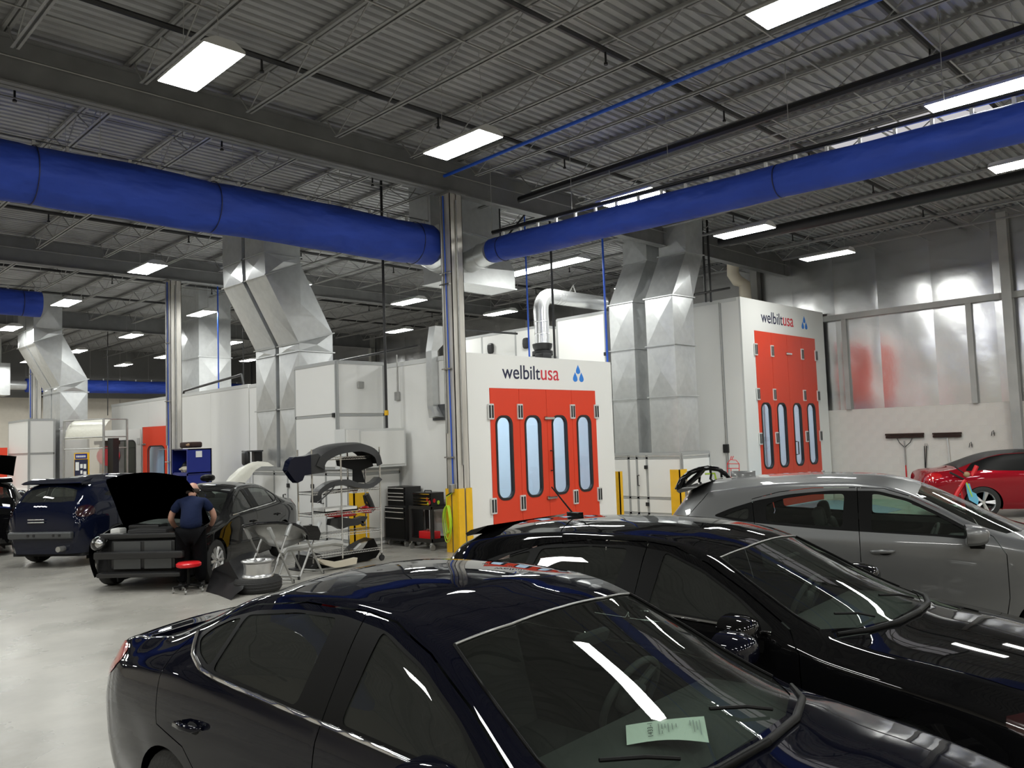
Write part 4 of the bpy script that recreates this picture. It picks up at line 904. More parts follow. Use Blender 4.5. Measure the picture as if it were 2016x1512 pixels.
# grey crossover
CRO = Shell([(-2.12, .70), (-2.11, .95), (-2.06, 1.12), (-1.90, 1.38), (-1.83, 1.47), (-1.75, 1.52), (-1.4, 1.57), (-1.0, 1.60), (-.5, 1.612), (-.1, 1.60), (.15, 1.565), (.30, 1.52), (.95, 1.205), (1.12, 1.125), (1.2, 1.10), (1.5, 1.06), (1.85, .98), (2.05, .88), (2.14, .72), (2.17, .55)],
    [(2.17, .52, .52), (2.1, .62, .74), (1.9, .70, .88), (1.5, .74, .99), (1.1, .76, 1.05), (.9, .755, 1.095), (.7, .735, 1.165), (.4, .69, 1.33), (.15, .65, 1.455), (0, .635, 1.505), (-.3, .628, 1.54), (-.8, .622, 1.535), (-1.2, .61, 1.50), (-1.6, .595, 1.45), (-1.8, .59, 1.38), (-1.95, .60, 1.22), (-2.06, .62, 1.05), (-2.11, .6, .85), (-2.12, .52, .65)],
    [(2.17, .62, .48), (2.05, .75, .66), (1.8, .84, .80), (1.4, .885, .92), (1.0, .878, .985), (.8, .865, 1.03), (.4, .855, 1.065), (0, .85, 1.085), (-.5, .845, 1.11), (-1.0, .83, 1.15), (-1.4, .81, 1.19), (-1.7, .785, 1.18), (-1.92, .75, 1.05), (-2.05, .70, .92), (-2.11, .64, .76), (-2.12, .55, .6)],
    [(2.17, .64, .42), (2.0, .80, .55), (1.7, .875, .66), (1.3, .89, .70), (0, .885, .78), (-.8, .888, .82), (-1.3, .892, .84), (-1.8, .86, .82), (-2.02, .78, .74), (-2.11, .66, .64), (-2.12, .58, .52)], [(2.17, .62, .3), (1.7, .85, .42), (0, .87, .42), (-1.3, .875, .44), (-1.9, .82, .44), (-2.12, .58, .42)], .24)
CRO_DLO = [(.80, 1.055), (.4, 1.09), (0, 1.11), (-.5, 1.135), (-1.0, 1.175), (-1.3, 1.205), (-1.52, 1.245), (-1.35, 1.315), (-1.1, 1.39), (-.8, 1.445), (-.45, 1.475), (-.05, 1.47), (.2, 1.40), (.45, 1.27), (.7, 1.12)]
CRO_P = [([(-1.42, 1.245), (-1.32, 1.232), (-1.18, 1.215), (-1.18, 1.33), (-1.30, 1.29)], None), ([(-1.02, 1.20), (-.36, 1.155), (-.33, 1.445), (-.6, 1.44), (-.85, 1.405), (-1.02, 1.35)], 1), ([(-.12, 1.13), (.62, 1.098), (.66, 1.115), (.42, 1.255), (.18, 1.38), (-.05, 1.44), (-.1, 1.44)], 0)]
CRO_D = [[(-.22, .26), (-.22, 1.50), (.0, 1.49), (.24, 1.41), (.5, 1.28), (.82, 1.09), (.90, .95), (.90, .6), (.84, .26)], [(-.235, 1.50), (-.6, 1.50), (-.9, 1.465), (-1.15, 1.40), (-1.12, 1.15), (-1.2, .95), (-1.15, .75), (-.98, .6), (-.9, .26), (-.235, .26)]]
CRO_WS = [(1.16, 0), (1.14, .3), (1.06, .53), (.93, .70), (.8, .70), (.5, .66), (.27, .61), (.32, .3), (.33, 0)]
CRO_BL = [(-1.87, 0), (-1.868, .3), (-1.86, .5), (-1.94, .54), (-2.0, .56), (-2.035, .3), (-2.04, 0)]
CRO_HOOD = [(1.22, 0), (1.2, .3), (1.12, .56), (1.03, .735), (1.3, .72), (1.7, .69), (2.05, .58)]
grey_car = car('silver grey crossover parked nearest the foil wall brooms', CRO, CRO_DLO, CRO_P, CRO_D, CRO_WS, CRO_BL, CRO_HOOD, 'paint_grey', (8.20, 3.12), math.radians(-69), 120, 54, glass_='clear_glass', pl=['dark_glass', 'clear_glass', 'clear_glass'],
    lamps=(('tail_light', 'red_lens', [(-1.8, .95), (-1.85, 1.1), (-2.03, 1.08), (-2.1, .92), (-2.0, .88)]), ('headlight', 'chrome', [(1.6, .86), (1.85, .90), (2.08, .84), (2.12, .74), (1.95, .72)])), wb=1.305, tr=.77, R=.33, wr_=.38,
    handles=((-.04, .955, .19),), mirror=(.66, 1.0, 1.12), cabin=(.92, -1.75), extra_gap=([(-1.55, 1.50), (-1.62, 1.40), (-1.80, 1.20), (-1.88, 1.0), (-1.9, .8)],))
MB().loft([[(x, y, z) for x, z in ((-1.60, 1.552), (-1.82, 1.51), (-1.90, 1.475), (-1.87, 1.45), (-1.75, 1.48))] for y in (-.60, -.55, -.3, 0, .3, .55, .60)]).build('roof_spoiler', 'paint_grey', grey_car, 40)
MB().loft([[(-1.35+a*1., y*w_, 1.575+h) for a, y in ((.15, 0), (.08, -.035), (-.08, -.03), (-.10, 0), (-.08, .03), (.08, .035))] for h, w_ in ((0, 1), (.04, .7), (.06, .15))]).build('aerial_fin', 'paint_grey', grey_car, 60)
# ------------------------------------------------------------------ the other cars
def scl(p, fx, fz): return [(a*fx, b*fz) for a, b in p]
# dark suv seen from behind, bumper cover missing
SUV = Shell(*CRO.src, .26, 1.07, 1.02)
f2 = (1.07, 1.02)
def suv_car(label, loc, yaw, paint_):
    c = car(label, SUV, scl(CRO_DLO, *f2), [(scl(p, *f2), d) for p, d in CRO_P], [scl(d, *f2) for d in CRO_D], scl(CRO_WS, 1.07, 1), scl(CRO_BL, 1.07, 1), scl(CRO_HOOD, 1.07, 1), paint_, loc, math.radians(yaw), 64, 36, glass_='dark_glass', pl=['dark_glass']*3,
        lamps=(('tail_light', 'dark_lens', scl([(-1.8, .95), (-1.85, 1.1), (-2.03, 1.08), (-2.1, .92), (-2.0, .88)], *f2)),), wb=1.39, tr=.79, R=.36, wr_=.41, wsty=10, handles=((-1.0, 1.02, .19), (0, .98, .19)), mirror=(.7, 1.02, 1.14), cabin=(.95, -1.85))
    MB().loft([[(x, y, z) for x, z in ((-1.72, 1.60), (-1.98, 1.55), (-2.06, 1.52), (-2.0, 1.50), (-1.85, 1.5))] for y in (-.62, -.56, -.3, 0, .3, .56, .62)]).build('roof_spoiler', paint_, c, 40)
    return c
suv = suv_car('dark navy SUV seen from behind with its bumper cover removed', (6.28, 17.9), 35, 'paint_suv')
MB().bbox((-2.30, 0, .60), (.10, 1.30, .13), .03).build('bumper_beam', 'galv_dark', suv); MB().cyl((-2.25, -.45, .36), (-2.42, -.45, .36), .05, 12).build('exhaust_tip', 'dull_steel', suv, 40)
b = MB()
for y in (-.42, -.3, .1, .22): b.cyl((-2.352, y, .60), (-2.358, y, .60), .025, 10)
b.build('beam_hole', 'iron_black', suv)
for z in (.83, .88): MB().bbox((-2.275, .12, z), (.012, .34, .02), .004).build('badge_strip', 'chrome', suv)
suv2 = suv_car('black SUV with tailgate raised beside the slim air unit', (4.35, 21.75), 82, 'paint_black')
tg = MB().loft([[(-1.72-.62*u-.10*math.sin(pi*u)-.06*math.cos(q*2.2)*u, .66*q*1.0, 1.62+.42*u+.10*math.sin(pi*u)+.10*math.cos(q*1.5)*(1-.4*u)) for q in np.linspace(-1, 1, 11)] for u in np.linspace(0, 1, 9)], cap=False, closed=False)
tg.build('tailgate', 'paint_black', suv2, 60); MB().bbox((-2.3, -.72, .98), (.05, .14, .05), .01).build('marker_lamp', 'logo_red', suv2)
# black sedan with raised hood, stripped front
SON = Shell(*SED.src, .19, 1.03, 1.01, xmax=1.93)
f3 = (1.03, 1.01)
sonata = car('black sedan with raised hood and stripped front end', SON, scl(SED_DLO, *f3), [(scl(p, *f3), d) for p, d in SED_P], [scl(d, *f3) for d in SED_D], scl(F_WS, 1.03, 1), scl(SED_BL, 1.03, 1), [(1.27, 0), (1.25, .3), (1.16, .58), (1.05, .72), (1.3, .72), (1.6, .70), (1.92, .66)], 'paint_sonata', (6.2, 13.85), math.radians(220), 84, 44,
    glass_='car_glass', pl=['car_glass']*3, lamps=(('tail_light', 'red_lens', scl(TAIL, *f3)),), wb=1.40, tr=.79, R=.33, wr_=.38, wsty=10, chrome=scl([(.72, .958), (.4, .975), (0, .988), (-.5, 1.002), (-1.0, 1.02), (-1.15, 1.032)], *f3), handles=((-1.10, .82, .2), (-.02, .80, .2)), mirror=None, cabin=(.98, -1.8), front=False, no_hood=(60, Shell(*SED.src, .19, 1.03, 1.01), 2.24))
for nm, m_, c, d in (('radiator', 'black_plastic', (1.93, 0, .52), (.05, 1.0, .42)), ('radiator_support', 'black_plastic', (1.92, 0, .80), (.10, 1.36, .08)), ('bumper_beam', 'black_plastic', (2.06, 0, .53), (.09, 1.38, .11)), ('lower_tray', 'black_plastic', (2.02, 0, .24), (.16, 1.3, .07)), ('engine_cover', 'interior_grey', (1.62, .0, .80), (.46, .62, .16)), ('battery', 'black_plastic', (1.58, .48, .78), (.28, .2, .2)), ('washer_bottle', 'white_plastic', (1.72, -.52, .82), (.2, .16, .16)), ('intake_box', 'black_plastic', (1.35, -.25, .86), (.3, .5, .12)), ('fan_shroud', 'lining', (1.85, 0, .5), (.06, 1.2, .5))):
    MB().bbox(c, d, .025).build(nm, m_, sonata, 40)
for y in (-.24, .24):
    for z in (.63, .40): MB().box(1.957, 1.965, y-.21, y+.21, z-.085, z+.085).build('condenser_panel', 'galv_dark', sonata)
MB().ell((1.98, -.66, .70), (.22, .12, .115), 14, 8, rz=.35).build('headlight', 'lens_clear', sonata, 0); MB().ell((1.95, -.65, .70), (.15, .09, .085), 12, 8, rz=.35).build('headlight_reflector', 'chrome', sonata, 0)
MB().tube([(1.0, .62, .96), (1.55, .60, 1.42)], .008, 6).build('hood_prop', 'dull_steel', sonata)
MB().box(.60, .605, -.55, -.30, 1.10, 1.25).build('windshield_note', 'paper_green', sonata).rotation_euler = (0, 0, 0)
for s_ in (-1, 1): MB().bbox((.95, 0, 1.02), (.02, .5, .02), .005, ry=.2).build('wiper', 'satin_black', sonata)
# red convertible by the foil wall
RED = Shell(*SED.src, .19, 1.03, .99)
red_dlo = [(.74, .965), (.4, .985), (0, .998), (-.5, 1.012), (-1.0, 1.03), (-1.25, 1.04), (-1.62, 1.03), (-1.45, 1.19), (-1.1, 1.315), (-.8, 1.37), (-.4, 1.385), (0, 1.36), (.25, 1.295), (.5, 1.17)]
red_car = car('red convertible with black soft top beside the brooms', RED, scl(red_dlo, 1.03, .99), [(scl([(-.06, 1.010), (.60, .987), (.66, .995), (.49, 1.108), (.25, 1.228), (.02, 1.302), (-.03, 1.317)], 1.03, .99), 0)], [scl(SED_D[0], 1.03, .99)], scl(F_WS, 1.03, 1), None, scl(F_HOOD, 1.03, 1), 'paint_red', (21.05, 4.66), math.radians(-58), 70, 40,
    glass_='dark_glass', pl=['dark_glass'], lamps=(('tail_light', 'red_lens', scl(TAIL, 1.03, .99)),), wb=1.38, tr=.80, R=.345, wr_=.39, wsty=5, handles=((-.05, .80, .2),), mirror=(.60, 1.0, .985), cabin=(.98, -1.75), trunk=scl(SED_TR, 1.03, 1), soft=[(.27, 0), (.25, .70), (-.4, .70), (-1.0, .70), (-1.78, .72), (-1.80, 0)])
MB().prism([(-.35, .62), (.15, .55), (.40, .70), (.42, .93), (.2, 1.02), (-.15, .98), (-.38, .85)], .01, 'y', -.935).build('masking_sheet', 'lining', red_car)
# vehicle inside the spray booth
wc = car('pale hatchback parked inside the paint booth behind the windows', HAT, HAT_DLO, HAT_P, SED_D, F_WS, HAT_BL, F_HOOD, 'paint_white', (12.1, 15.3), math.radians(-96), 50, 30, wsty=5, handles=(), mirror=(.60, 1.0, .985), cabin=(.95, -1.75))
# ---- small fittings of the near cars
def wipers(c, x0, z0):
    for (a, b_) in ((((1.10, -.35, 1.005)), (.98, -.62, 1.055)), ((1.14, .25, 1.01), (1.02, .0, 1.055))):
        MB().tube([a, ((a[0]+b_[0])/2+.02, (a[1]+b_[1])/2, (a[2]+b_[2])/2+.012), b_], .007, 6).build('wiper', 'satin_black', c)
    for s_ in (-1, 1):
        pts = [(1.235, s_*.0, .985), (1.21, s_*.3, .98), (1.13, s_*.55, .972), (1.02, s_*.70, .968)]
        MB().tube(pts, (.016, .016, .015, .010), 8).build('cowl_trim', 'satin_black', c, 60)
for c in (blue_car, black_car): wipers(c, 0, 0)
def ws_edge(c, S, pts, m_='satin_black', r=.007):
    for s_ in (-1, 1):
        q = []
        for x, y in dense(pts, .06, False): p = S.P([x], [S.v_top(x, y)])[0]; q.append((p[0], p[1]*s_, p[2]+.002))
        MB().tube(q, r, 6).build('glass_seal', m_, c, 60)
for c, S in ((blue_car, SED), (black_car, HAT)): ws_edge(c, S, [(.355, 0), (.345, .3), (.30, .575)], 'dull_steel', .005); ws_edge(c, S, [(.30, .575), (.5, .632), (.80, .70), (.93, .715)])
for c in (blue_car, black_car):
    MB().bbox((.50, 0, 1.235), (.04, .21, .06), .018, ry=.4).build('rear_view_mirror', 'lining', c, 40)
# paperwork on the blue dashboard with its print
pp = thing('work_order', 'printed work order sheet lying on the blue sedan dashboard', 'paper', None, (0, 0, 0), 0, True)
pp.parent = None
def ws_pt(px_, py_, z): return atz(px_, py_, z)
c4 = [ws_pt(1232, 1428, .975), ws_pt(1234, 1467, .960), ws_pt(1396, 1462, .960), ws_pt(1386, 1410, .985)]
g = []; n_ = 8
for i in range(n_+1):
    for j in (0, 1):
        a, b_ = c4[0].lerp(c4[3], i/n_), c4[1].lerp(c4[2], i/n_); p = a if j == 0 else b_; g.append(tuple(p+Vector((0, 0, .014*math.sin(pi*i/n_)*(1 if j else .3)))))
sh = MB(); sh.add(g, [(2*i, 2*i+1, 2*i+3, 2*i+2) for i in range(n_)]); sh.build('sheet', 'paper', pp)
def on_sheet(u, v): a, b_ = c4[0].lerp(c4[3], u), c4[1].lerp(c4[2], u); return a.lerp(b_, v) + Vector((0, 0, .006+.014*math.sin(pi*u)*(.3+.7*v)))
def sheet_text(s, u0, u1, v0, v1, nm):       # text running across the sheet (turned a quarter)
    cu = bpy.data.curves.new(nm, 'FONT'); cu.body = s; ob = bpy.data.objects.new(nm, cu); col.objects.link(ob); bpy.context.view_layer.update()
    me = bpy.data.meshes.new_from_object(ob.evaluated_get(bpy.context.evaluated_depsgraph_get())); bpy.data.objects.remove(ob)
    xs = [v.co.x for v in me.vertices]; ys = [v.co.y for v in me.vertices]
    for v in me.vertices:
        a = (v.co.x-min(xs))/(max(xs)-min(xs)); b_ = (v.co.y-min(ys))/max(1e-6, max(ys)-min(ys)); v.co = on_sheet(u0+(u1-u0)*(1-b_), v1+(v0-v1)*a)
    me.materials.append(M['iron_black']); return link(nm, me, pp)
sheet_text('1433-1', .265, .33, .18, .85, 'number_print')
for k, (u, v0, v1) in enumerate(((.40, .25, .8), (.44, .3, .55), (.44, .62, .78), (.48, .3, .5), (.52, .28, .72), (.57, .3, .6), (.62, .32, .5), (.80, .2, .45), (.84, .2, .7), (.88, .25, .6), (.92, .2, .8))):
    m_ = MB(); m_.add([on_sheet(u, v0), on_sheet(u, v1), on_sheet(u+.012, v1), on_sheet(u+.012, v0)], [(0, 1, 2, 3)]); m_.build('print_line', 'grey_trim', pp)
# ------------------------------------------------------------------ parts rack and what lies on it
def trace(name, pts, Y, t, m_, parent=None, sm=None, bul=.0):
    """outline seen on the plane at depth Y, built with real thickness t"""
    q = [aty(x, y, Y) for x, y in pts]; b = MB(); n = len(q); cx = sum(p.x for p in q)/n; cz = sum(p.z for p in q)/n
    b.prism([(p.x, p.z) for p in q], t, 'y', Y); return b.build(name, m_, parent, sm)
RY0, RY1, RX0, RX1 = 11.9, 12.35, 7.16, 8.52
rk = thing('wire_rack', 'chrome wire shelving rack on castors holding car parts', 'rack', None, (7.84, 12.1, 0))
for x in (RX0, 7.72, 8.15, RX1):
    for y in (RY0, RY1):
        if x == 7.72 and y == RY1 or x == 8.15 and y == RY0: continue
        MB().cyl((x, y, .13), (x, y, 1.99), .0145, 8).build('post', 'chrome', rk, 40)
        MB().lathe([(.0, -.02), (.05, -.02), (.055, 0), (.05, .02), (0, .02)], (x, y, .055), 'y', 14).cyl((x, y, .06), (x, y, .14), .014, 6).build('castor', 'rubber', rk, 40)
def wire_shelf(z, x0, x1):
    s = MB()
    for y in (RY0, RY1): s.box(x0, x1, y-.006, y+.006, z-.004, z+.004); s.box(x0, x1, y-.006, y+.006, z-.045, z-.037)
    for x in (x0, x1): s.box(x-.006, x+.006, RY0, RY1, z-.004, z+.004); s.box(x-.006, x+.006, RY0, RY1, z-.045, z-.037)
    k = x0+.04
    while k < x1: s.box(k-.0025, k+.0025, RY0, RY1, z-.002, z+.003); k += .05
    k = x0+.03
    while k < x1: s.tube([(k, RY0, z-.04), (k+.025, RY0, z), (k+.05, RY0, z-.04)], .003, 4, False); k += .05
    o = s.build('wire_shelf', 'chrome', rk)
for z in (1.84, 1.28, .92, .56, .24): wire_shelf(z, RX0, RX1)
# bumper cover draped over the top shelf
bp = thing('bumper_cover', 'navy bumper cover draped over the top rack shelf', 'bumper', None, (7.8, 12.1, 1.85))
arc = [(603, 915), (612, 897), (630, 884), (655, 875), (690, 871), (715, 877), (732, 892), (738, 912)]
arc = [tuple(pev(pchip(np.arange(8), np.array(arc, float), np.linspace(0, 7, 26)))[i]) for i in range(26)]; C = [aty(x, y, 12.05) for x, y in arc]; secs = []
for i, p in enumerate(C):
    d = (C[min(i+1, 25)]-C[max(i-1, 0)]).normalized(); nn = Vector((-d.z, 0, d.x)); nn = nn if nn.z > 0 else -nn
    secs.append([tuple(p+Vector((0, -.30, 0))-nn*.16), tuple(p+Vector((0, -.27, 0))-nn*.03), tuple(p+Vector((0, -.12, 0))), tuple(p+Vector((0, .2, 0))), tuple(p+Vector((0, .3, 0))-nn*.1), tuple(p+Vector((0, .28, 0))-nn*.12), tuple(p+Vector((0, .18, 0))-nn*.02), tuple(p+Vector((0, -.12, 0))-nn*.02), tuple(p+Vector((0, -.25, 0))-nn*.05), tuple(p+Vector((0, -.28, 0))-nn*.16)])
MB().loft(secs).build('bumper_shell', 'black_plastic', bp, 40)
trace('bumper_corner', [(566, 926), (571, 908), (580, 900), (600, 898), (612, 895), (613, 934), (600, 936), (596, 946), (586, 951), (579, 944)], 11.72, .16, 'paint_suv', bp, 35)
trace('bumper_end', [(612, 896), (626, 893), (640, 905), (640, 930), (612, 934)], 11.80, .10, 'interior_grey', bp)
trace('bumper_flap', [(664, 905), (688, 898), (730, 898), (735, 918), (722, 922), (712, 926), (719, 950), (697, 950), (697, 925), (666, 917)], 12.1, .05, 'lining', bp)
def arcpart(nm, label, cat, pts, Y, r, m_, z_=None):
    k_ = len(pts); pts = pev(pchip(np.arange(k_), np.array(pts, float), np.linspace(0, k_-1, 28))); q = [aty(x, y, Y) for x, y in pts]; t = thing(nm, label, cat, None, tuple(q[0])); n = len(q); sec = []
    for i, p in enumerate(q):
        d = (q[min(i+1, n-1)]-q[max(i-1, 0)]).normalized(); nn = Vector((-d.z, 0, d.x)); w_ = r*(.45+.55*math.sin(pi*min(max(i/(n-1), .12), .88)))
        sec.append([tuple(p+nn*w_+Vector((0, -.06, 0))), tuple(p+nn*w_*1.0+Vector((0, .12, 0))), tuple(p-nn*w_*.2+Vector((0, .22, 0))), tuple(p-nn*w_*.9+Vector((0, .1, 0))), tuple(p-nn*w_*.7+Vector((0, -.08, 0)))])
    MB().loft(sec).build('curved_panel', m_, t, 50); return t
wl2 = arcpart('wheel_liner', 'dark curved wheel liner lying on the second rack shelf', 'car part', [(624, 990), (626, 972), (636, 962), (655, 953), (680, 950), (700, 956), (720, 958), (735, 952), (746, 942)], 11.95, .055, 'black_plastic')
MB().tube([aty(625, 990, 11.85), aty(650, 968, 11.85), aty(660, 955, 11.85)], .012, 6).build('liner_edge', 'black_plastic', wl2)
mo = thing('grille_trim', 'stack of thin chrome edged trims on the second shelf', 'car part', None, tuple(aty(670, 975, 12.05)))
for k in range(4): MB().tube([aty(632+4*k, 976-2*k, 12.0), aty(665, 968-2*k+3*(k % 2), 12.05), aty(704, 966-k, 12.1)], .008, 5).build('trim_strip', 'satin_black' if k % 2 else 'chrome', mo)
def taillight(label, pts, Y):
    t = thing('tail_lamp', label, 'tail light', None, tuple(aty(*pts[0], Y))); q = [aty(x, y, Y) for x, y in pts]; c = sum((Vector(p) for p in q), Vector())/len(q)
    b = MB(); r0 = [tuple(p) for p in q]; r1 = [tuple(c+(p-c)*.8+Vector((0, -.05, 0))) for p in q]; r2 = [tuple(c+(p-c)*.3+Vector((0, -.075, 0))) for p in q]; r3 = [tuple(p+Vector((0, .08, 0))) for p in q]
    b.loft([r3, r0, r1, r2]); b.build('lens', 'red_lens', t, 60); return t
t = taillight('long red tail lamp lying on the white tray', [(644, 1014), (647, 1006), (658, 1001), (672, 1002), (690, 1006), (704, 1013), (698, 1016), (665, 1019), (648, 1018)], 11.98)
trace('reverse_lens', [(664, 1007), (674, 1004), (680, 1009), (672, 1013), (664, 1012)], 11.88, .03, 'lens_clear', t)
taillight('small red tail lamp behind the long one on the rack', [(708, 1009), (714, 998), (722, 995), (730, 1004), (731, 1010), (718, 1011)], 12.2)
tr_ = thing('parts_tray', 'white plastic tray under the tail lamps', 'tray', None, (7.75, 12.1, .92)); MB().box(7.40, 8.05, 11.92, 12.3, .925, .945).build('tray_floor', 'white_plastic', tr_); MB().box(7.40, 8.05, 11.92, 11.93, .925, .99).box(7.40, 8.05, 12.29, 12.3, .925, .99).box(7.40, 7.41, 11.92, 12.3, .925, .99).box(8.04, 8.05, 11.92, 12.3, .925, .99).build('tray_rim', 'white_plastic', tr_)
br = thing('bracket', 'black plastic bumper brackets on the middle shelf', 'car part', None, tuple(aty(690, 1030, 12)))
trace('bracket_arm', [(652, 1022), (672, 1018), (700, 1022), (716, 1016), (724, 1017), (718, 1028), (705, 1034), (688, 1036), (672, 1042), (660, 1036), (650, 1034)], 11.95, .12, 'black_plastic', br); trace('bracket_clip', [(711, 1026), (715, 1026), (720, 1034), (716, 1036)], 11.95, .06, 'black_plastic', br)
ap = thing('fender_liner', 'black arch shaped liner hanging at the rack end', 'car part', None, tuple(aty(728, 1000, 12.3))); MB().tube([aty(721, 973, 12.3), aty(727, 985, 12.3), aty(733, 1000, 12.3), aty(736, 1004, 12.3)], .05, 6).tube([aty(716, 975, 12.3), aty(719, 990, 12.3), aty(730, 1001, 12.3)], .018, 6).build('liner_arm', 'black_plastic', ap)
lb = thing('bumper_cover', 'dark bumper cover standing on the floor under the rack', 'bumper', None, (8.1, 12.2, 0))
trace('bumper_shell', [(632, 1113), (640, 1100), (668, 1095), (690, 1092), (706, 1075), (722, 1066), (736, 1060), (742, 1072), (748, 1085), (740, 1098), (722, 1104), (700, 1108), (670, 1116), (645, 1118)], 12.05, .3, 'satin_black', lb, 40)
trace('bumper_fin', [(700, 1082), (712, 1070), (724, 1066), (716, 1078), (708, 1084)], 11.98, .08, 'dull_steel', lb)
ff = thing('foam_absorber', 'tan foam bumper absorber leaning at the rack foot', 'car part', None, tuple(aty(660, 1115, 11.75)))
trace('absorber', [(629, 1104), (633, 1101), (655, 1105), (665, 1107), (680, 1104), (704, 1098), (702, 1110), (675, 1116), (660, 1118), (640, 1112)], 11.70, .12, 'tan_foam', ff)
bx = thing('black_bin', 'black plastic bin on the floor beside the rack', 'bin', None, (7.2, 12.0, 0)); trace('bin_wall', [(602, 1120), (604, 1095), (618, 1088), (630, 1090), (640, 1100), (640, 1120)], 12.1, .35, 'black_plastic', bx); MB().box(7.0, 7.5, 12.1, 12.45, 0.0, .02).build('bin_floor', 'black_plastic', bx)
# beam on trestle
bm_ = thing('bumper_beam', 'long grey bumper beam laid on the folding stands', 'car part', None, tuple(aty(600, 1075, 11.85)))
MB().tube([aty(556, 1090, 11.6), aty(562, 1082, 11.6), aty(590, 1078, 11.7), aty(630, 1072, 11.8), aty(655, 1068, 11.85), aty(672, 1070, 11.9)], .05, 8).build('beam', 'steel_light', bm_, 40)
# ------------------------------------------------------------------ folding stands with a car panel
def xstand(label, a, b_, h, pads=True):
    a, b_ = Vector((*a, 0)), Vector((*b_, 0)); d = (b_-a); s_ = Vector((-d.y, d.x, 0)).normalized()*.42
    t = thing('folding_stand', label, 'stand', None, tuple((a+b_)/2))
    for k, o in enumerate((s_*-.5, s_*.5)):
        e = Vector((0, 0, h)); p1, p2 = a+o, b_+o; q = p1.lerp(p2, .12)+e; r = p2.lerp(p1, .12)+e
        MB().tube([p1, p1.lerp(r, .82), r], .017, 8).build('leg', 'dull_steel', t, 40); MB().tube([p2, p2.lerp(q, .82), q], .017, 8).build('leg', 'dull_steel', t, 40)
        MB().cyl(p1.lerp(r, .5)-s_*.05, p1.lerp(r, .5)+s_*.05, .012, 8).build('pivot', 'iron_black', t)
        if pads:
            for u, v in ((q, p2), (r, p1)): dd = (u-v).normalized(); MB().tube([u-dd*.16, u+dd*.02, u+dd*.05+Vector((0, 0, -.03))], .032, 8).build('foam_pad', 'grey_trim', t, 40)
    for p in (a, b_): MB().cyl(p-s_*.5+Vector((0, 0, .05)), p+s_*.5+Vector((0, 0, .05)), .014, 8).build('cross_bar', 'dull_steel', t, 40)
    for p in (a, b_):
        for o in (-.5, .5): MB().cyl(p+s_*o, p+s_*o+Vector((0, 0, .05)), .02, 8).build('foot', 'rubber', t)
xstand('folding steel stand with padded arms carrying a fender', (5.72, 11.1), (6.28, 11.35), .86)
xstand('second folding steel stand nearer the parts rack', (6.5, 11.55), (7.05, 11.75), .80)
fd = thing('car_fender', 'dark curved fender panel resting on the folding stands', 'car part', None, tuple(aty(560, 1050, 11.3)))
top = [(478, 1037), (505, 1031), (545, 1029), (580, 1032), (600, 1042), (609, 1054)]; bot = [(500, 1040), (510, 1056), (530, 1074), (558, 1080), (585, 1070), (606, 1060)]
P1 = [aty(x, y, 11.0+.05*i) for i, (x, y) in enumerate(top)]; P2 = [aty(x, y, 11.25+.03*i) for i, (x, y) in enumerate(bot)]
sec = []
for a, b_ in zip(P1, P2):
    sec.append([tuple(a), tuple(a.lerp(b_, .3)+Vector((0, .12, .03))), tuple(a.lerp(b_, .65)+Vector((0, .14, -.02))), tuple(b_), tuple(a.lerp(b_, .65)+Vector((0, .155, -.03))), tuple(a.lerp(b_, .3)+Vector((0, .135, .02)))])
MB().loft(sec).build('fender_skin', 'dull_steel', fd, 60); MB().tube(P1, .022, 8).build('fender_edge', 'paint_black', fd, 60)
trace('fender_tip', [(597, 1036), (612, 1034), (626, 1036), (632, 1050), (628, 1064), (606, 1063), (604, 1048)], 11.35, .1, 'paint_black', fd)
# loose alloy rim on a tyre
ty = thing('loose_tyre', 'black tyre lying flat on the floor under the rim', 'tyre', None, (5.72, 11.0, 0)); c = (5.72, 11.02, 0)
MB().lathe([(.20, .0), (.30, 0), (.335, .05), (.335, .15), (.30, .20), (.22, .20), (.20, .16), (.20, .04), (.2, 0)], c, 'z', 32).build('tyre', 'tyre', ty, 50)
for z in (.06, .10, .14): MB().lathe([(.336, z-.006), (.340, z), (.336, z+.006)], c, 'z', 32).build('tread_rib', 'rubber', ty)
rm = thing('alloy_rim', 'bare alloy rim sitting on the flat tyre', 'rim', None, (5.72, 11.02, .2))
MB().lathe([(.215, .20), (.225, .205), (.222, .225), (.195, .25), (.190, .33), (.20, .40), (.228, .42), (.232, .435), (.222, .44), (.205, .425), (.18, .33)], c, 'z', 36).build('barrel', 'alloy', rm, 40)
for i in range(10):
    a = 2*pi*i/10; MB().tube([(c[0]+.05*math.cos(a), c[1]+.05*math.sin(a), .40), (c[0]+.205*math.cos(a), c[1]+.205*math.sin(a), .425)], .014, 6).build('spoke', 'alloy', rm)
MB().cyl((c[0], c[1], .34), (c[0], c[1], .41), .06, 16).build('hub', 'alloy', rm, 40)
fl2 = thing('mud_flap', 'black plastic splash panel lying beside the tyre', 'car part', None, (5.3, 11.35, 0))
MB().loft([[tuple(atz(x, y, z)) for x, y, z in ((405, 1165, .0), (420, 1120, .25), (450, 1105, .45), (478, 1090, .5))], [tuple(atz(x, y, z)) for x, y, z in ((430, 1172, .0), (450, 1150, .12), (470, 1140, .2), (500, 1085, .5))], [tuple(atz(x, y, z)) for x, y, z in ((455, 1182, .0), (462, 1172, .05), (478, 1160, .1), (505, 1080, .52))]], cap=False, closed=False).build('panel', 'black_plastic', fl2, 60)
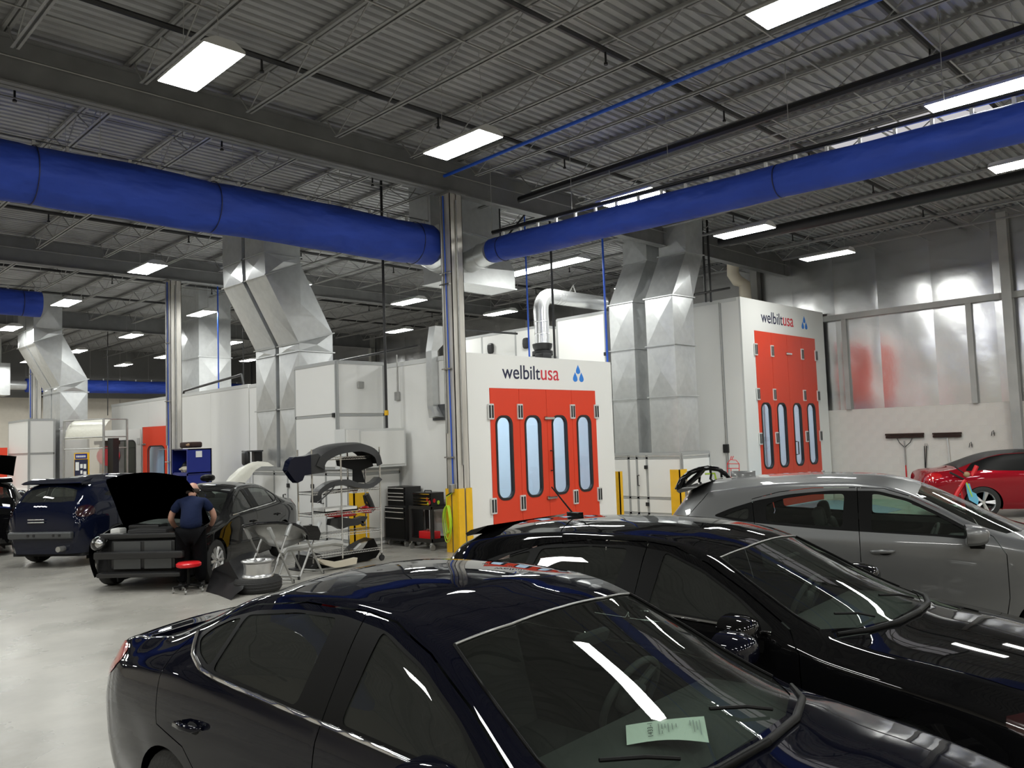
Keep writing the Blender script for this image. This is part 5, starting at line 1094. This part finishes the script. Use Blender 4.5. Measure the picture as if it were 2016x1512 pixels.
# ------------------------------------------------------------------ tool chests, cart, hose
def drawers(name, label, x0, x1, y0, y1, z0, zs, castor=False):
    t = thing(name, label, 'tool chest', None, ((x0+x1)/2, (y0+y1)/2, z0)); z1 = zs[-1]
    MB().box(x0+.01, x1, y0, y1, z0, z1).build('case', 'black_plastic', t)
    for a, b_ in zip(zs[:-1], zs[1:]):
        d = MB().box(x0-.004, x0+.012, y0+.015, y1-.015, a+.006, b_-.006).build('drawer', 'satin_black', t); MB().box(x0-.022, x0-.003, y0+.03, y1-.03, b_-.032, b_-.016).build('drawer_pull', 'chrome', d)
    MB().cyl((x0-.01, (y0+y1)/2, z1-.02), (x0+.012, (y0+y1)/2, z1-.02), .01, 8).build('lock', 'chrome', t)
    return t
t = drawers('tool_cabinet', 'black rolling tool cabinet against the booth wall', 9.85, 10.3, 12.95, 13.62, .12, (.15, .58, .70, .78))
for x in (9.93, 10.22):
    for y in (13.02, 13.55): MB().lathe([(0, -.015), (.05, -.015), (.05, .015), (0, .015)], (x, y, .05), 'y', 12).cyl((x, y, .06), (x, y, .13), .012, 6).build('castor', 'dull_steel', t, 40)
drawers('tool_chest', 'black top chest with chrome drawer pulls on rolling cabinet', 9.9, 10.3, 13.0, 13.58, .78, (.80, .93, 1.0, 1.07, 1.17))
ct = thing('utility_cart', 'black plastic utility cart with lower shelf', 'cart', None, (10.0, 12.4, 0))
for z, h in ((.78, .05), (.16, .06)):
    MB().bbox((10.02, 12.40, z), (.48, .72, .03), .012).build('shelf', 'black_plastic', ct); MB().box(9.78, 9.80, 12.04, 12.76, z, z+h).box(10.24, 10.26, 12.04, 12.76, z, z+h).box(9.78, 10.26, 12.04, 12.06, z, z+h).box(9.78, 10.26, 12.74, 12.76, z, z+h).build('shelf_rim', 'black_plastic', ct)
for x in (9.82, 10.22):
    for y in (12.08, 12.72): MB().bbox((x, y, .47), (.06, .07, .62), .015).build('leg', 'black_plastic', ct); MB().lathe([(0, -.016), (.055, -.016), (.055, .016), (0, .016)], (x, y, .055), 'y', 12).cyl((x, y, .06), (x, y, .16), .014, 6).build('castor', 'dull_steel', ct, 40)
t = drawers('tool_box', 'small black tool box with stickers on the utility cart', 9.84, 10.16, 12.12, 12.68, .83, (.83, .885, .945, 1.0, 1.08))
MB().tube([(10.0, 12.3, 1.08), (10.0, 12.3, 1.11), (10.0, 12.5, 1.11), (10.0, 12.5, 1.08)], .01, 6).build('carry_handle', 'satin_black', t)
for k, (y, z, m_, r) in enumerate(((12.23, .96, 'red_vinyl', .032), (12.16, .90, 'logo_red', .036), (12.21, .87, 'hose', .026))): MB().ell((9.835, y, z), (.003, r, r*1.2), 10, 5).build('sticker', m_, t)
for k, (x, z) in enumerate(((9.92, .93), (10.02, .89))): MB().ell((x, 12.118, z), (.034, .003, .04), 10, 5).build('sticker', ('red_vinyl', 'hose')[k], t)
rc = thing('metal_case', 'small red metal case on the lower cart shelf', 'case', None, (9.98, 12.35, .19)); MB().bbox((9.98, 12.36, .265), (.2, .42, .15), .012).build('case_body', 'red_vinyl', rc); MB().tube([(9.98, 12.28, .34), (9.98, 12.28, .37), (9.98, 12.44, .37), (9.98, 12.44, .34)], .008, 6).build('case_handle', 'dull_steel', rc)
hs = thing('air_hose', 'coiled lime green air hose hanging on the column guard', 'hose', None, (9.82, 11.52, .6))
random.seed(4)
for k in range(5):
    w_, h_, dx = rnd(.07, .12), rnd(.24, .36), rnd(-.03, .03); cz = .86-h_; pts = [(9.84-.015*k+.01*math.cos(a*3), 11.62+dx+w_*math.sin(a), cz+h_*math.cos(a)) for a in np.linspace(0, 2*pi, 28, endpoint=False)]
    MB().tube(pts, .008, 6, close=True).build('hose_loop', 'hose', hs, 60)
MB().tube([(9.86, 11.5, 1.1), (9.80, 11.62, 1.02), (9.81, 11.64, .85)], .008, 6).build('hose_end', 'hose', hs, 60); MB().cyl((9.86, 11.5, 1.12), (9.80, 11.62, 1.04), .012, 8).build('fitting', 'iron_black', hs)
# ------------------------------------------------------------------ mechanic and stool
st = thing('mechanic_stool', 'red round mechanic stool on a five castor base', 'stool', None, (5.06, 11.82, 0)); sx, sy = 5.06, 11.82
MB().lathe([(0, .36), (.15, .36), (.172, .375), (.175, .41), (.15, .43), (0, .432)], (sx, sy, 0), 'z', 28).build('seat', 'red_vinyl', st, 50); MB().cyl((sx, sy, .1), (sx, sy, .36), .022, 12).build('pole', 'satin_black', st, 40)
for i in range(5):
    a = 2*pi*i/5+.3; x, y = sx+.21*math.cos(a), sy+.21*math.sin(a); MB().tube([(sx, sy, .11), (x, y, .085)], .016, 6).build('leg', 'satin_black', st); MB().lathe([(0, -.012), (.026, -.012), (.026, .012), (0, .012)], (x, y, .028), 'x', 12).cyl((x, y, .03), (x, y, .09), .008, 6).build('castor', 'dull_steel', st, 40)
def skin(name, verts, edges, rad, m_, parent, sub=2, root=0):
    me = bpy.data.meshes.new(name); me.from_pydata(verts, edges, []); ob = bpy.data.objects.new(name, me); col.objects.link(ob)
    md = ob.modifiers.new('s', 'SKIN'); md.use_smooth_shade = True; md.branch_smoothing = .6
    for i, r in enumerate(rad): me.skin_vertices[0].data[i].radius = r if hasattr(r, '__len__') else (r, r)
    me.skin_vertices[0].data[root].use_root = True
    ss = ob.modifiers.new('d', 'SUBSURF'); ss.levels = sub; ss.render_levels = sub
    bpy.context.view_layer.update(); m2 = bpy.data.meshes.new_from_object(ob.evaluated_get(bpy.context.evaluated_depsgraph_get())); bpy.data.objects.remove(ob)
    m2.shade_smooth(); m2.materials.clear(); m2.materials.append(M[m_]); return link(name, m2, parent)
# local frame: +x faces the engine bay, z up
pr = thing('person', 'person in navy t-shirt and black trousers bent over the engine bay', 'person', None, (5.20, 12.06, 0), math.radians(62), True)
LEGS = [(0, 0, .86), (0, .10, .80), (.04, .115, .46), (-.02, .12, .09), (0, -.10, .80), (.02, -.125, .46), (-.04, -.14, .09)]
skin('trousers', LEGS, [(0, 1), (1, 2), (2, 3), (0, 4), (4, 5), (5, 6)], [(.165, .15), (.135, .13), (.115, .11), (.088, .085), (.135, .13), (.115, .11), (.088, .085)], 'trousers', pr)
TOR = [(0, 0, .84), (.03, 0, 1.0), (.10, 0, 1.16), (.20, 0, 1.29), (.20, .17, 1.27), (.20, -.17, 1.27), (.26, .27, 1.12), (.26, -.27, 1.12), (.25, 0, 1.33)]
skin('t_shirt', TOR, [(0, 1), (1, 2), (2, 3), (3, 4), (3, 5), (4, 6), (5, 7), (3, 8)], [(.17, .155), (.175, .17), (.165, .20), (.12, .14), (.09, .085), (.09, .085), (.068, .07), (.068, .07), (.065, .065)], 'shirt', pr)
for s_ in (1, -1):
    F0 = [(.26, s_*.265, 1.16), (.30, s_*.31, 1.02), (.42, s_*.27, .90), (.50, s_*.22, .84)]; skin('forearm', F0, [(0, 1), (1, 2), (2, 3)], [.05, .048, .036, .03], 'skin', pr)
    hv = [(.50, s_*.22, .84), (.56, s_*.20, .81)]; he = [(0, 1)]; hr = [(.032, .025), (.040, .022)]
    for k in range(4): i0 = len(hv); hv += [(.595, s_*(.172+.02*k), .80-.004*k), (.63-.006*abs(k-1), s_*(.170+.021*k), .775), (.635-.008*abs(k-1), s_*(.170+.021*k), .75)]; he += [(1, i0), (i0, i0+1), (i0+1, i0+2)]; hr += [.0095, .0088, .008]
    i0 = len(hv); hv += [(.54, s_*.165, .80), (.575, s_*.145, .785)]; he += [(0, i0), (i0, i0+1)]; hr += [.011, .009]
    skin('hand', hv, he, hr, 'skin', pr, 1)
hd = skin('head', [(.25, 0, 1.33), (.30, 0, 1.38), (.355, 0, 1.42), (.39, 0, 1.47)], [(0, 1), (1, 2), (2, 3)], [(.055, .055), (.06, .062), (.085, .078), (.080, .075)], 'skin', pr)
MB().ell((.36, 0, 1.445), (.094, .086, .105), 20, 12, ry=.55).build('skull', 'skin', hd, 0)
for s_ in (1, -1): MB().ell((.365, s_*.088, 1.425), (.022, .012, .034), 10, 6, ry=.4).build('ear', 'skin', hd, 0); MB().ell((.44, s_*.032, 1.40), (.012, .014, .010), 8, 6).build('eye', 'white_plastic', hd, 0)
MB().ell((.462, 0, 1.385), (.022, .016, .028), 8, 6, ry=.6).build('nose', 'skin', hd, 0); MB().ell((.435, 0, 1.345), (.012, .028, .008), 8, 6).build('mouth', 'logo_red', hd, 0)
hb = MB()
for a in np.linspace(-2.0, 2.0, 15): hb.ell((.352-.085*math.cos(a), .083*math.sin(a), 1.435-.012*abs(a)), (.020, .022, .038), 8, 6)
hb.build('hair', 'hair', pr, 0)
for s_ in (1, -1): MB().bbox((.06, s_*.13, .05), (.28, .10, .10), .035, seg=3).build('shoe', 'rubber', pr, 50)
# ------------------------------------------------------------------ blue cabinet, prep station, wall tools
c0 = atd(370, 884, 20.6); fx, fy = c0.x, c0.y
bc = thing('tool_cabinet', 'blue metal cabinet with open shelves of supplies', 'cabinet', None, (fx, fy, 0)); ZT = 2.08
cw, cdp = .95, .62      # along Y, along X
MB().box(fx, fx+cdp, fy, fy+.03, 0, ZT).build('side_panel', 'cab_blue', bc); MB().box(fx, fx+cdp, fy+cw-.03, fy+cw, 0, ZT).build('side_panel', 'cab_blue', bc); MB().box(fx+cdp-.03, fx+cdp, fy, fy+cw, 0, ZT).build('back_panel', 'cab_blue', bc)
for z in (.1, .55, .98, 1.45, ZT-.03): MB().box(fx, fx+cdp, fy, fy+cw, z, z+.03).build('shelf', 'cab_blue', bc)
MB().box(fx-.02, fx+.0, fy-.0, fy+.04, 0, ZT).box(fx-.02, fx, fy+cw-.04, fy+cw, 0, ZT).box(fx-.02, fx, fy, fy+cw, 1.40, 1.46).build('frame', 'cab_blue', bc)
MB().box(fx+.02, fx+.6, fy-.006, fy, 1.42, 1.435).build('panel_joint', 'navy', bc)
MB().box(fx+.2, fx+.36, fy-.01, fy, 1.86, 2.02).build('label_card', 'white_panel', bc); MB().box(fx+.01, fx+.22, fy-.01, fy, 1.02, 1.2).build('sticker', 'red_vinyl', bc); MB().box(fx+.01, fx+.2, fy-.01, fy, .93, 1.02).build('sticker', 'grey_trim', bc)
MB().box(fx-.35, fx+.02, fy+.35, fy+cw, ZT+.005, ZT+.02).build('top_board', 'dull_steel', bc)
bs = thing('rag_bundle', 'dark brown bundle lying on the blue cabinet top', 'bundle', None, (fx+.3, fy+.2, ZT)); MB().bbox((fx+.2, fy+.28, ZT+.10), (.34, .5, .15), .04, rz=.2).build('bundle', 'bristle', bs, 60)
for k in range(5): MB().ell((fx+.06+.02*k, fy+.1+.1*k, ZT+.10), (.05, .05, .04), 8, 6).build('fold', 'wood', bs, 0)
hm = thing('helmet', 'dark helmet stored on the upper cabinet shelf', 'helmet', None, (fx+.3, fy+.5, 1.48)); MB().ell((fx+.28, fy+.52, 1.62), (.2, .26, .17), 16, 10).build('shell', 'satin_black', hm, 0); MB().ell((fx+.10, fy+.5, 1.58), (.04, .2, .07), 12, 6).build('visor', 'iron_black', hm, 0)
rg = thing('cloth_rags', 'tan rag pile spilling from the upper cabinet shelf', 'rag', None, (fx+.08, fy+.35, 1.48)); random.seed(2)
for k in range(6): MB().ell((fx+rnd(.02, .12), fy+rnd(.18, .55), 1.51+rnd(0, .1)), (.07, rnd(.06, .11), rnd(.03, .06)), 10, 6, rz=rnd(0, 3)).build('rag', 'tan_foam', rg, 0)
for k, y in enumerate((.15, .28, .42)):
    b = thing('spray_bottle', ('clear spray bottle on the lower cabinet shelf end', 'clear spray bottle second on the lower cabinet shelf', 'clear spray bottle deepest along the lower cabinet shelf')[k], 'bottle', None, (fx+.08, fy+y, 1.01)); MB().lathe([(0, 0), (.035, 0), (.037, .12), (.015, .16), (.015, .19), (0, .19)], (fx+.08, fy+y, 1.01), 'z', 12).build('bottle', 'poly', b, 50); MB().bbox((fx+.06, fy+y, 1.215), (.07, .02, .03), .006).build('trigger', 'white_plastic', b)
dk = thing('waste_bag', 'black bag on the lower cabinet shelf', 'bag', None, (fx+.3, fy+.6, 1.01)); MB().ell((fx+.3, fy+.62, 1.18), (.2, .22, .18), 14, 8).build('bag', 'lining', dk, 0)
# prep station frame by the far ducts
p0, p1 = atd(126, 905, 25.6), atd(204, 905, 25.0)
ps = thing('prep_station', 'grey framed prep hood with curved plastic canopy', 'prep station', None, (p0.x, p0.y, 0)); D_ = Vector((p1.x-p0.x, p1.y-p0.y, 0)); E_ = Vector((-D_.y, D_.x, 0)).normalized()*.9
B0 = Vector((p0.x, p0.y, 0)); 
for q in (B0, B0+D_, B0+E_, B0+D_+E_): MB().cyl(q, q+Vector((0, 0, 3.1)), .035, 8).build('frame_post', 'dull_steel', ps, 40)
for z in (2.2, 2.55, 3.1):
    for a, b_ in ((B0, B0+D_), (B0, B0+E_), (B0+D_, B0+D_+E_)): MB().cyl(a+Vector((0, 0, z)), b_+Vector((0, 0, z)), .022, 6).build('frame_rail', 'dull_steel', ps)
sec = []
for i in range(9):
    a = pi/2*i/8; sec.append([tuple(B0+D_*u+E_*(.5-.5*math.cos(a))*1.0+Vector((0, 0, 2.5+.62*math.sin(a)))) for u in (.02, .35, .7, .98)])
MB().loft(sec, cap=False, closed=False).build('canopy', 'poly', ps, 60)
MB().loft([[tuple(B0+D_*u+Vector((0, 0, z))-E_*.01) for z in (.9, 2.5)] for u in (.02, .98)], cap=False, closed=False).build('plastic_curtain', 'film', ps)
MB().loft([[tuple(B0+D_*u+E_*.9+Vector((0, 0, z))) for z in (.5, 2.4)] for u in (.35, .98)], cap=False, closed=False).build('rear_sheet', 'upper_wall', ps)
MB().cbox(tuple(B0+D_*.58+E_*.85+Vector((0, 0, 2.38))), (1.0, .1, .12), math.atan2(D_.y, D_.x)).build('stain_bar', 'bristle', ps); MB().ell(tuple(B0+D_*.6+E_*.86+Vector((0, 0, 1.95))), (.5, .03, .32), 14, 8, rz=math.atan2(D_.y, D_.x)).build('red_overspray', 'logo_red', ps, 0)
MB().cbox(tuple(B0+D_*1.12+E_*.2+Vector((0, 0, 1.25))), (.22, .22, 2.5), math.atan2(D_.y, D_.x)).build('side_post', 'iron_black', ps)
q0 = atd(148, 905, 24.6); sg = thing('notice_board', 'purple and yellow notice board propped before the prep hood', 'sign', None, (q0.x, q0.y, 0), math.atan2(D_.y, D_.x), True)
MB().box(-.02, .56, -.02, .02, .62, 2.08).build('yellow_frame', 'yellow', sg); MB().box(0, .54, -.026, -.019, .66, 1.88).build('notice_face', 'navy', sg); MB().box(.03, .51, -.026, -.019, 1.90, 2.05).build('title_band', 'cab_blue', sg)
for k in range(7): MB().box(.08+.056*k, .115+.056*k, -.03, -.025, 1.94, 2.0).build('title_print', 'white_panel', sg)
for k, (x, z, w_, h_) in enumerate(((.05, 1.55, .14, .25), (.24, 1.62, .1, .12), (.38, 1.6, .1, .14), (.25, 1.45, .08, .1), (.37, 1.42, .12, .1), (.06, 1.25, .4, .06), (.06, 1.12, .34, .06))): MB().box(x, x+w_, -.03, -.025, z, z+h_).build('picture_print', 'white_panel', sg)
for x in (.08, .46): MB().cyl((x, 0, 0), (x, 0, .64), .02, 6).build('sign_leg', 'dull_steel', sg)
# wrapped part and black mirrors on the low air unit
wp = thing('plastic_cover', 'white plastic sheet draped over parts on the low unit', 'sheet', None, tuple(atd(470, 950, 18.0)))
L_ = [(442, 952), (452, 938), (470, 922), (490, 912), (508, 908), (525, 912)]; L2 = [(462, 958), (478, 955), (492, 940), (502, 926), (515, 918), (540, 918)]
sec = []
for i in range(6):
    a, b_ = atd(*L_[i], 18.1), atd(*L2[i], 17.7); m_ = a.lerp(b_, .5)+Vector((-.12, -.12, .06)); sec.append([tuple(a), tuple(a.lerp(m_, .6)), tuple(m_), tuple(m_.lerp(b_, .5)), tuple(b_), tuple(b_.lerp(a, .5)+Vector((.1, .1, -.02)))])
MB().loft(sec).build('sheet', 'poly', wp, 70)
sh2 = thing('car_seat_part', 'black moulded part standing on a small wall shelf', 'car part', None, tuple(atd(490, 905, 18.6))); MB().bbox(tuple(atd(484, 902, 18.5)), (.12, .26, .34), .06, seg=3).build('moulding', 'black_plastic', sh2, 50); MB().cbox(tuple(atd(497, 888, 18.6)), (.3, .45, .03)).build('shelf_board', 'galv_dark', sh2); MB().cbox(tuple(atd(506, 898, 18.7)), (.2, .12, .25)).build('shelf_bracket', 'black_plastic', sh2)
mk_ = thing('side_mirror', 'loose black door mirror standing behind the black sedan', 'mirror', None, tuple(atd(409, 942, 17.2))); MB().ell(tuple(atd(409, 941, 17.2)), (.14, .17, .075), 16, 8, rz=-.8, pw=.8).build('mirror_shell', 'satin_black', mk_, 0); MB().cyl(tuple(atd(409, 945, 17.2)), tuple(atd(409, 990, 17.2)), .03, 8).build('mirror_stem', 'satin_black', mk_)
# ---- brooms and tools on the block wall
XB = XW-.05
def wp_(px_, py_): return atx(px_, py_, XB)
def broom(label, a, b_, hy0, hy1, handle, braces, y2):
    A, B_ = wp_(*a), wp_(*b_); t = thing('push_broom', label, 'broom', None, (XB, (A.y+B_.y)/2, A.z)); c = (A+B_)/2
    MB().bbox(tuple(c+Vector((0, 0, .03))), (.07, (A-B_).length, .05), .01).build('head_block', 'bristle', t); MB().bbox(tuple(c+Vector((0, 0, -.04))), (.06, (A-B_).length*.98, .07), .01).build('bristles', 'bristle', t)
    h0, h1 = wp_(*handle[0]), wp_(*handle[1]); mid = h0.lerp(h1, .45)
    MB().tube([h0, mid], .016, 8).build('handle_upper', 'dull_steel' if braces else 'white_trim', t); MB().tube([mid, h1], .016, 8).build('handle', 'red_vinyl' if braces else 'white_trim', t)
    if braces:
        for s_ in (-1, 1): MB().tube([tuple(c+Vector((0, s_*.2, -.08))), tuple(c+Vector((0, s_*.14, -.2))), tuple(h0.lerp(h1, .12))], .01, 6).build('brace', 'iron_black', t)
    return t
broom('wide push broom with red handle hung on the block wall', (1743, 858), (1819, 856), 0, 0, ((1780, 868), (1787, 975)), True, 0)
broom('short push broom with pale handle hung on the block wall', (1836, 857), (1893, 854), 0, 0, ((1865, 862), (1876, 975)), False, 0)
dp = thing('dustpan', 'long handled black dustpan hanging beside the brooms', 'dustpan', None, tuple(wp_(1822, 940)))
A = wp_(1823, 945); MB().bbox(tuple(A), (.14, .34, .24), .03).build('pan', 'galv_dark', dp)
for s_ in (-1, 1): MB().tube([tuple(wp_(1822+s_*2.2, 878)), tuple(wp_(1822+s_*1.2, 905)), tuple(wp_(1822, 938))], .012, 6).build('handle', 'iron_black', dp)
MB().tube([tuple(wp_(1820, 882)), tuple(wp_(1821, 873)), tuple(wp_(1825, 873)), tuple(wp_(1826, 882))], .008, 6).build('hang_loop', 'dull_steel', dp)
for k, (x, y) in enumerate(((1912, 876), (1956, 853))):
    t = thing('wall_hook', ('empty wire hook on the block wall below another', 'empty wire hook higher on the block wall by the wall column')[k], 'hook', None, tuple(wp_(x, y))); MB().tube([tuple(wp_(x-4, y+5)), tuple(wp_(x-3, y-3)), tuple(wp_(x, y-6)), tuple(wp_(x+2, y+5))], .008, 5).build('hook_wire', 'iron_black', t); MB().cbox(tuple(wp_(x, y)+Vector((.03, 0, 0))), (.05, .03, .05)).build('hook_plate', 'dull_steel', t)
# red tool trolley stand by the convertible
Q = lambda x, y, D=17.6: atd(x, y, D)
ts = thing('tool_stand', 'red repair stand with blue tape beside the red convertible', 'stand', None, (Q(1895, 1000).x, Q(1895, 1000).y, 0))
MB().tube([Q(1905, 955), Q(1923, 917)], .045, 6).build('red_arm', 'red_vinyl', ts); MB().tube([Q(1902, 935), Q(1880, 919)], .014, 6).tube([Q(1900, 945), Q(1870, 930)], .022, 6).build('lever', 'iron_black', ts); MB().ell(tuple(Q(1903, 934)), (.07, .07, .06), 12, 8).build('joint', 'wood', ts, 0)
MB().tube([Q(1900, 945), Q(1885, 970), Q(1878, 985)], .05, 8).tube([Q(1890, 960), Q(1896, 985)], .03, 8).build('clamp_body', 'red_vinyl', ts); MB().tube([Q(1888, 957), Q(1896, 955), Q(1898, 968), Q(1884, 976)], .02, 6).build('clamp_jaw', 'dull_steel', ts)
trc = lambda nm, pts, D, t_, m_, par: MB().loft([[tuple(Q(x, y, D)) for x, y in pts], [tuple(Q(x, y, D+t_)) for x, y in pts]]).build(nm, m_, par)
trc('blue_sheet', [(1901, 952), (1909, 952), (1914, 968), (1922, 972), (1927, 985), (1925, 994), (1908, 984), (1904, 970)], 17.45, .05, 'tape_blue', ts); MB().tube([Q(1903, 950, 17.4), Q(1914, 978, 17.4)], .012, 6).build('yellow_rod', 'hose', ts)
MB().cyl(Q(1896, 985), (Q(1896, 985).x, Q(1896, 985).y, 0.05), .04, 8).cyl((Q(1896, 985).x-.2, Q(1896, 985).y, .03), (Q(1896, 985).x+.2, Q(1896, 985).y, .03), .03, 8).build('stand_base', 'red_vinyl', ts)
MB().tube([Q(1926, 930, 17.7), Q(1930, 919, 17.7), Q(1941, 923, 17.7), Q(1941, 927, 17.7)], .012, 6).build('wire_handle', 'dull_steel', ts)
# red wire hanger rack by the tall booth
hr_ = thing('wire_stand', 'thin red wire hanging frame in front of tall booth', 'stand', None, (Q(1442, 990, 19.2).x, Q(1442, 990, 19.2).y, 0)); K = lambda x, y: Q(x, y, 19.2)
for pts in ([(1432, 990), (1432, 912), (1438, 905), (1449, 906), (1455, 913), (1456, 990)], [(1432, 922), (1455, 922)], [(1432, 913), (1455, 913)], [(1438, 905), (1440, 898)], [(1441, 905), (1444, 898)], [(1439, 922), (1440, 960)]): MB().tube([K(*p) for p in pts], .010, 5).build('wire', 'red_vinyl', hr_)
for x in (1432, 1456): p = K(x, 988); MB().cyl((p.x, p.y, 0), tuple(p), .010, 5).build('wire', 'red_vinyl', hr_)
# black bumper skeleton standing behind the grey crossover
sk_ = thing('stripped_bumper', 'black bumper frame with yellow clamp above the crossover tail', 'car part', None, (Q(1380, 960, 9.6).x, Q(1380, 960, 9.6).y, 0)); J = lambda x, y: Q(x, y, 9.8)
MB().tube([J(1334, 965), J(1342, 945), J(1356, 932), (J(1375, 924)), J(1395, 921), J(1415, 924), J(1428, 933), J(1438, 944)], (.04, .035, .03, .03, .03, .03, .03, .02), 8).build('arch', 'paint_black', sk_, 60)
for pts in ([(1340, 963), (1358, 950), (1375, 935), (1384, 924)], [(1345, 955), (1352, 940), (1364, 930)], [(1398, 923), (1400, 935), (1398, 946)], [(1420, 930), (1421, 945)], [(1378, 935), (1376, 955)]): MB().tube([J(*p) for p in pts], (.035 if len(pts) == 4 else .016), 6).build('rib', 'paint_black', sk_, 60)
MB().tube([J(1388, 933), J(1407, 932), J(1409, 942)], .012, 6).build('clamp', 'hose', sk_)
for x in (1350, 1420): p = J(x, 944); MB().tube([tuple(p), (p.x, p.y, 0)], .018, 6).build('support_leg', 'dull_steel', sk_)
# pipework in the far corner above the tall booth
pv_ = thing('exhaust_pipe', 'tan ribbed exhaust pipe curving above the tall booth', 'pipe', None, tuple(atd(1465, 590, 24))); MB().tube([atd(1443, 520, 23.5), atd(1443, 540, 23.5), atd(1452, 553, 23.5), atd(1466, 560, 23.5), atd(1468, 592, 23.5)], .17, 14).build('pipe', 'tan_foam', pv_, 40)
for x in (1388, 1398): 
    p = atd(x, 560, 21.0); drop_pipe('riser_pipe', ('black riser pipe beside the shiny duct top' if x == 1388 else 'second black riser pipe above the tall booth flank'), p.x, p.y, 5.4, 7.58, .03, 'iron_black')
pipe('booth_pipe', 'black sprinkler pipe with red cap over the tall booth', [tuple(atd(1366, 580, 20.5)), tuple(atd(1436, 567, 21.5))], .03, 'iron_black')
# loose pale duct end beside the far blue duct
pl_ = thing('duct_box', 'galvanised plenum box at the far blue duct end', 'duct', None, (9.7, 44, 5.0)); MB().box(9.0, 10.2, 43.4, 44.6, 4.9, 6.4).build('box', 'galv', pl_); MB().cyl((10.2, 44, 5.42), (11.0, 44, 5.42), .22, 16).build('collar', 'galv', pl_, 40); MB().box(9.3, 9.9, 43.7, 44.3, 6.4, 7.56).build('neck', 'galv', pl_)
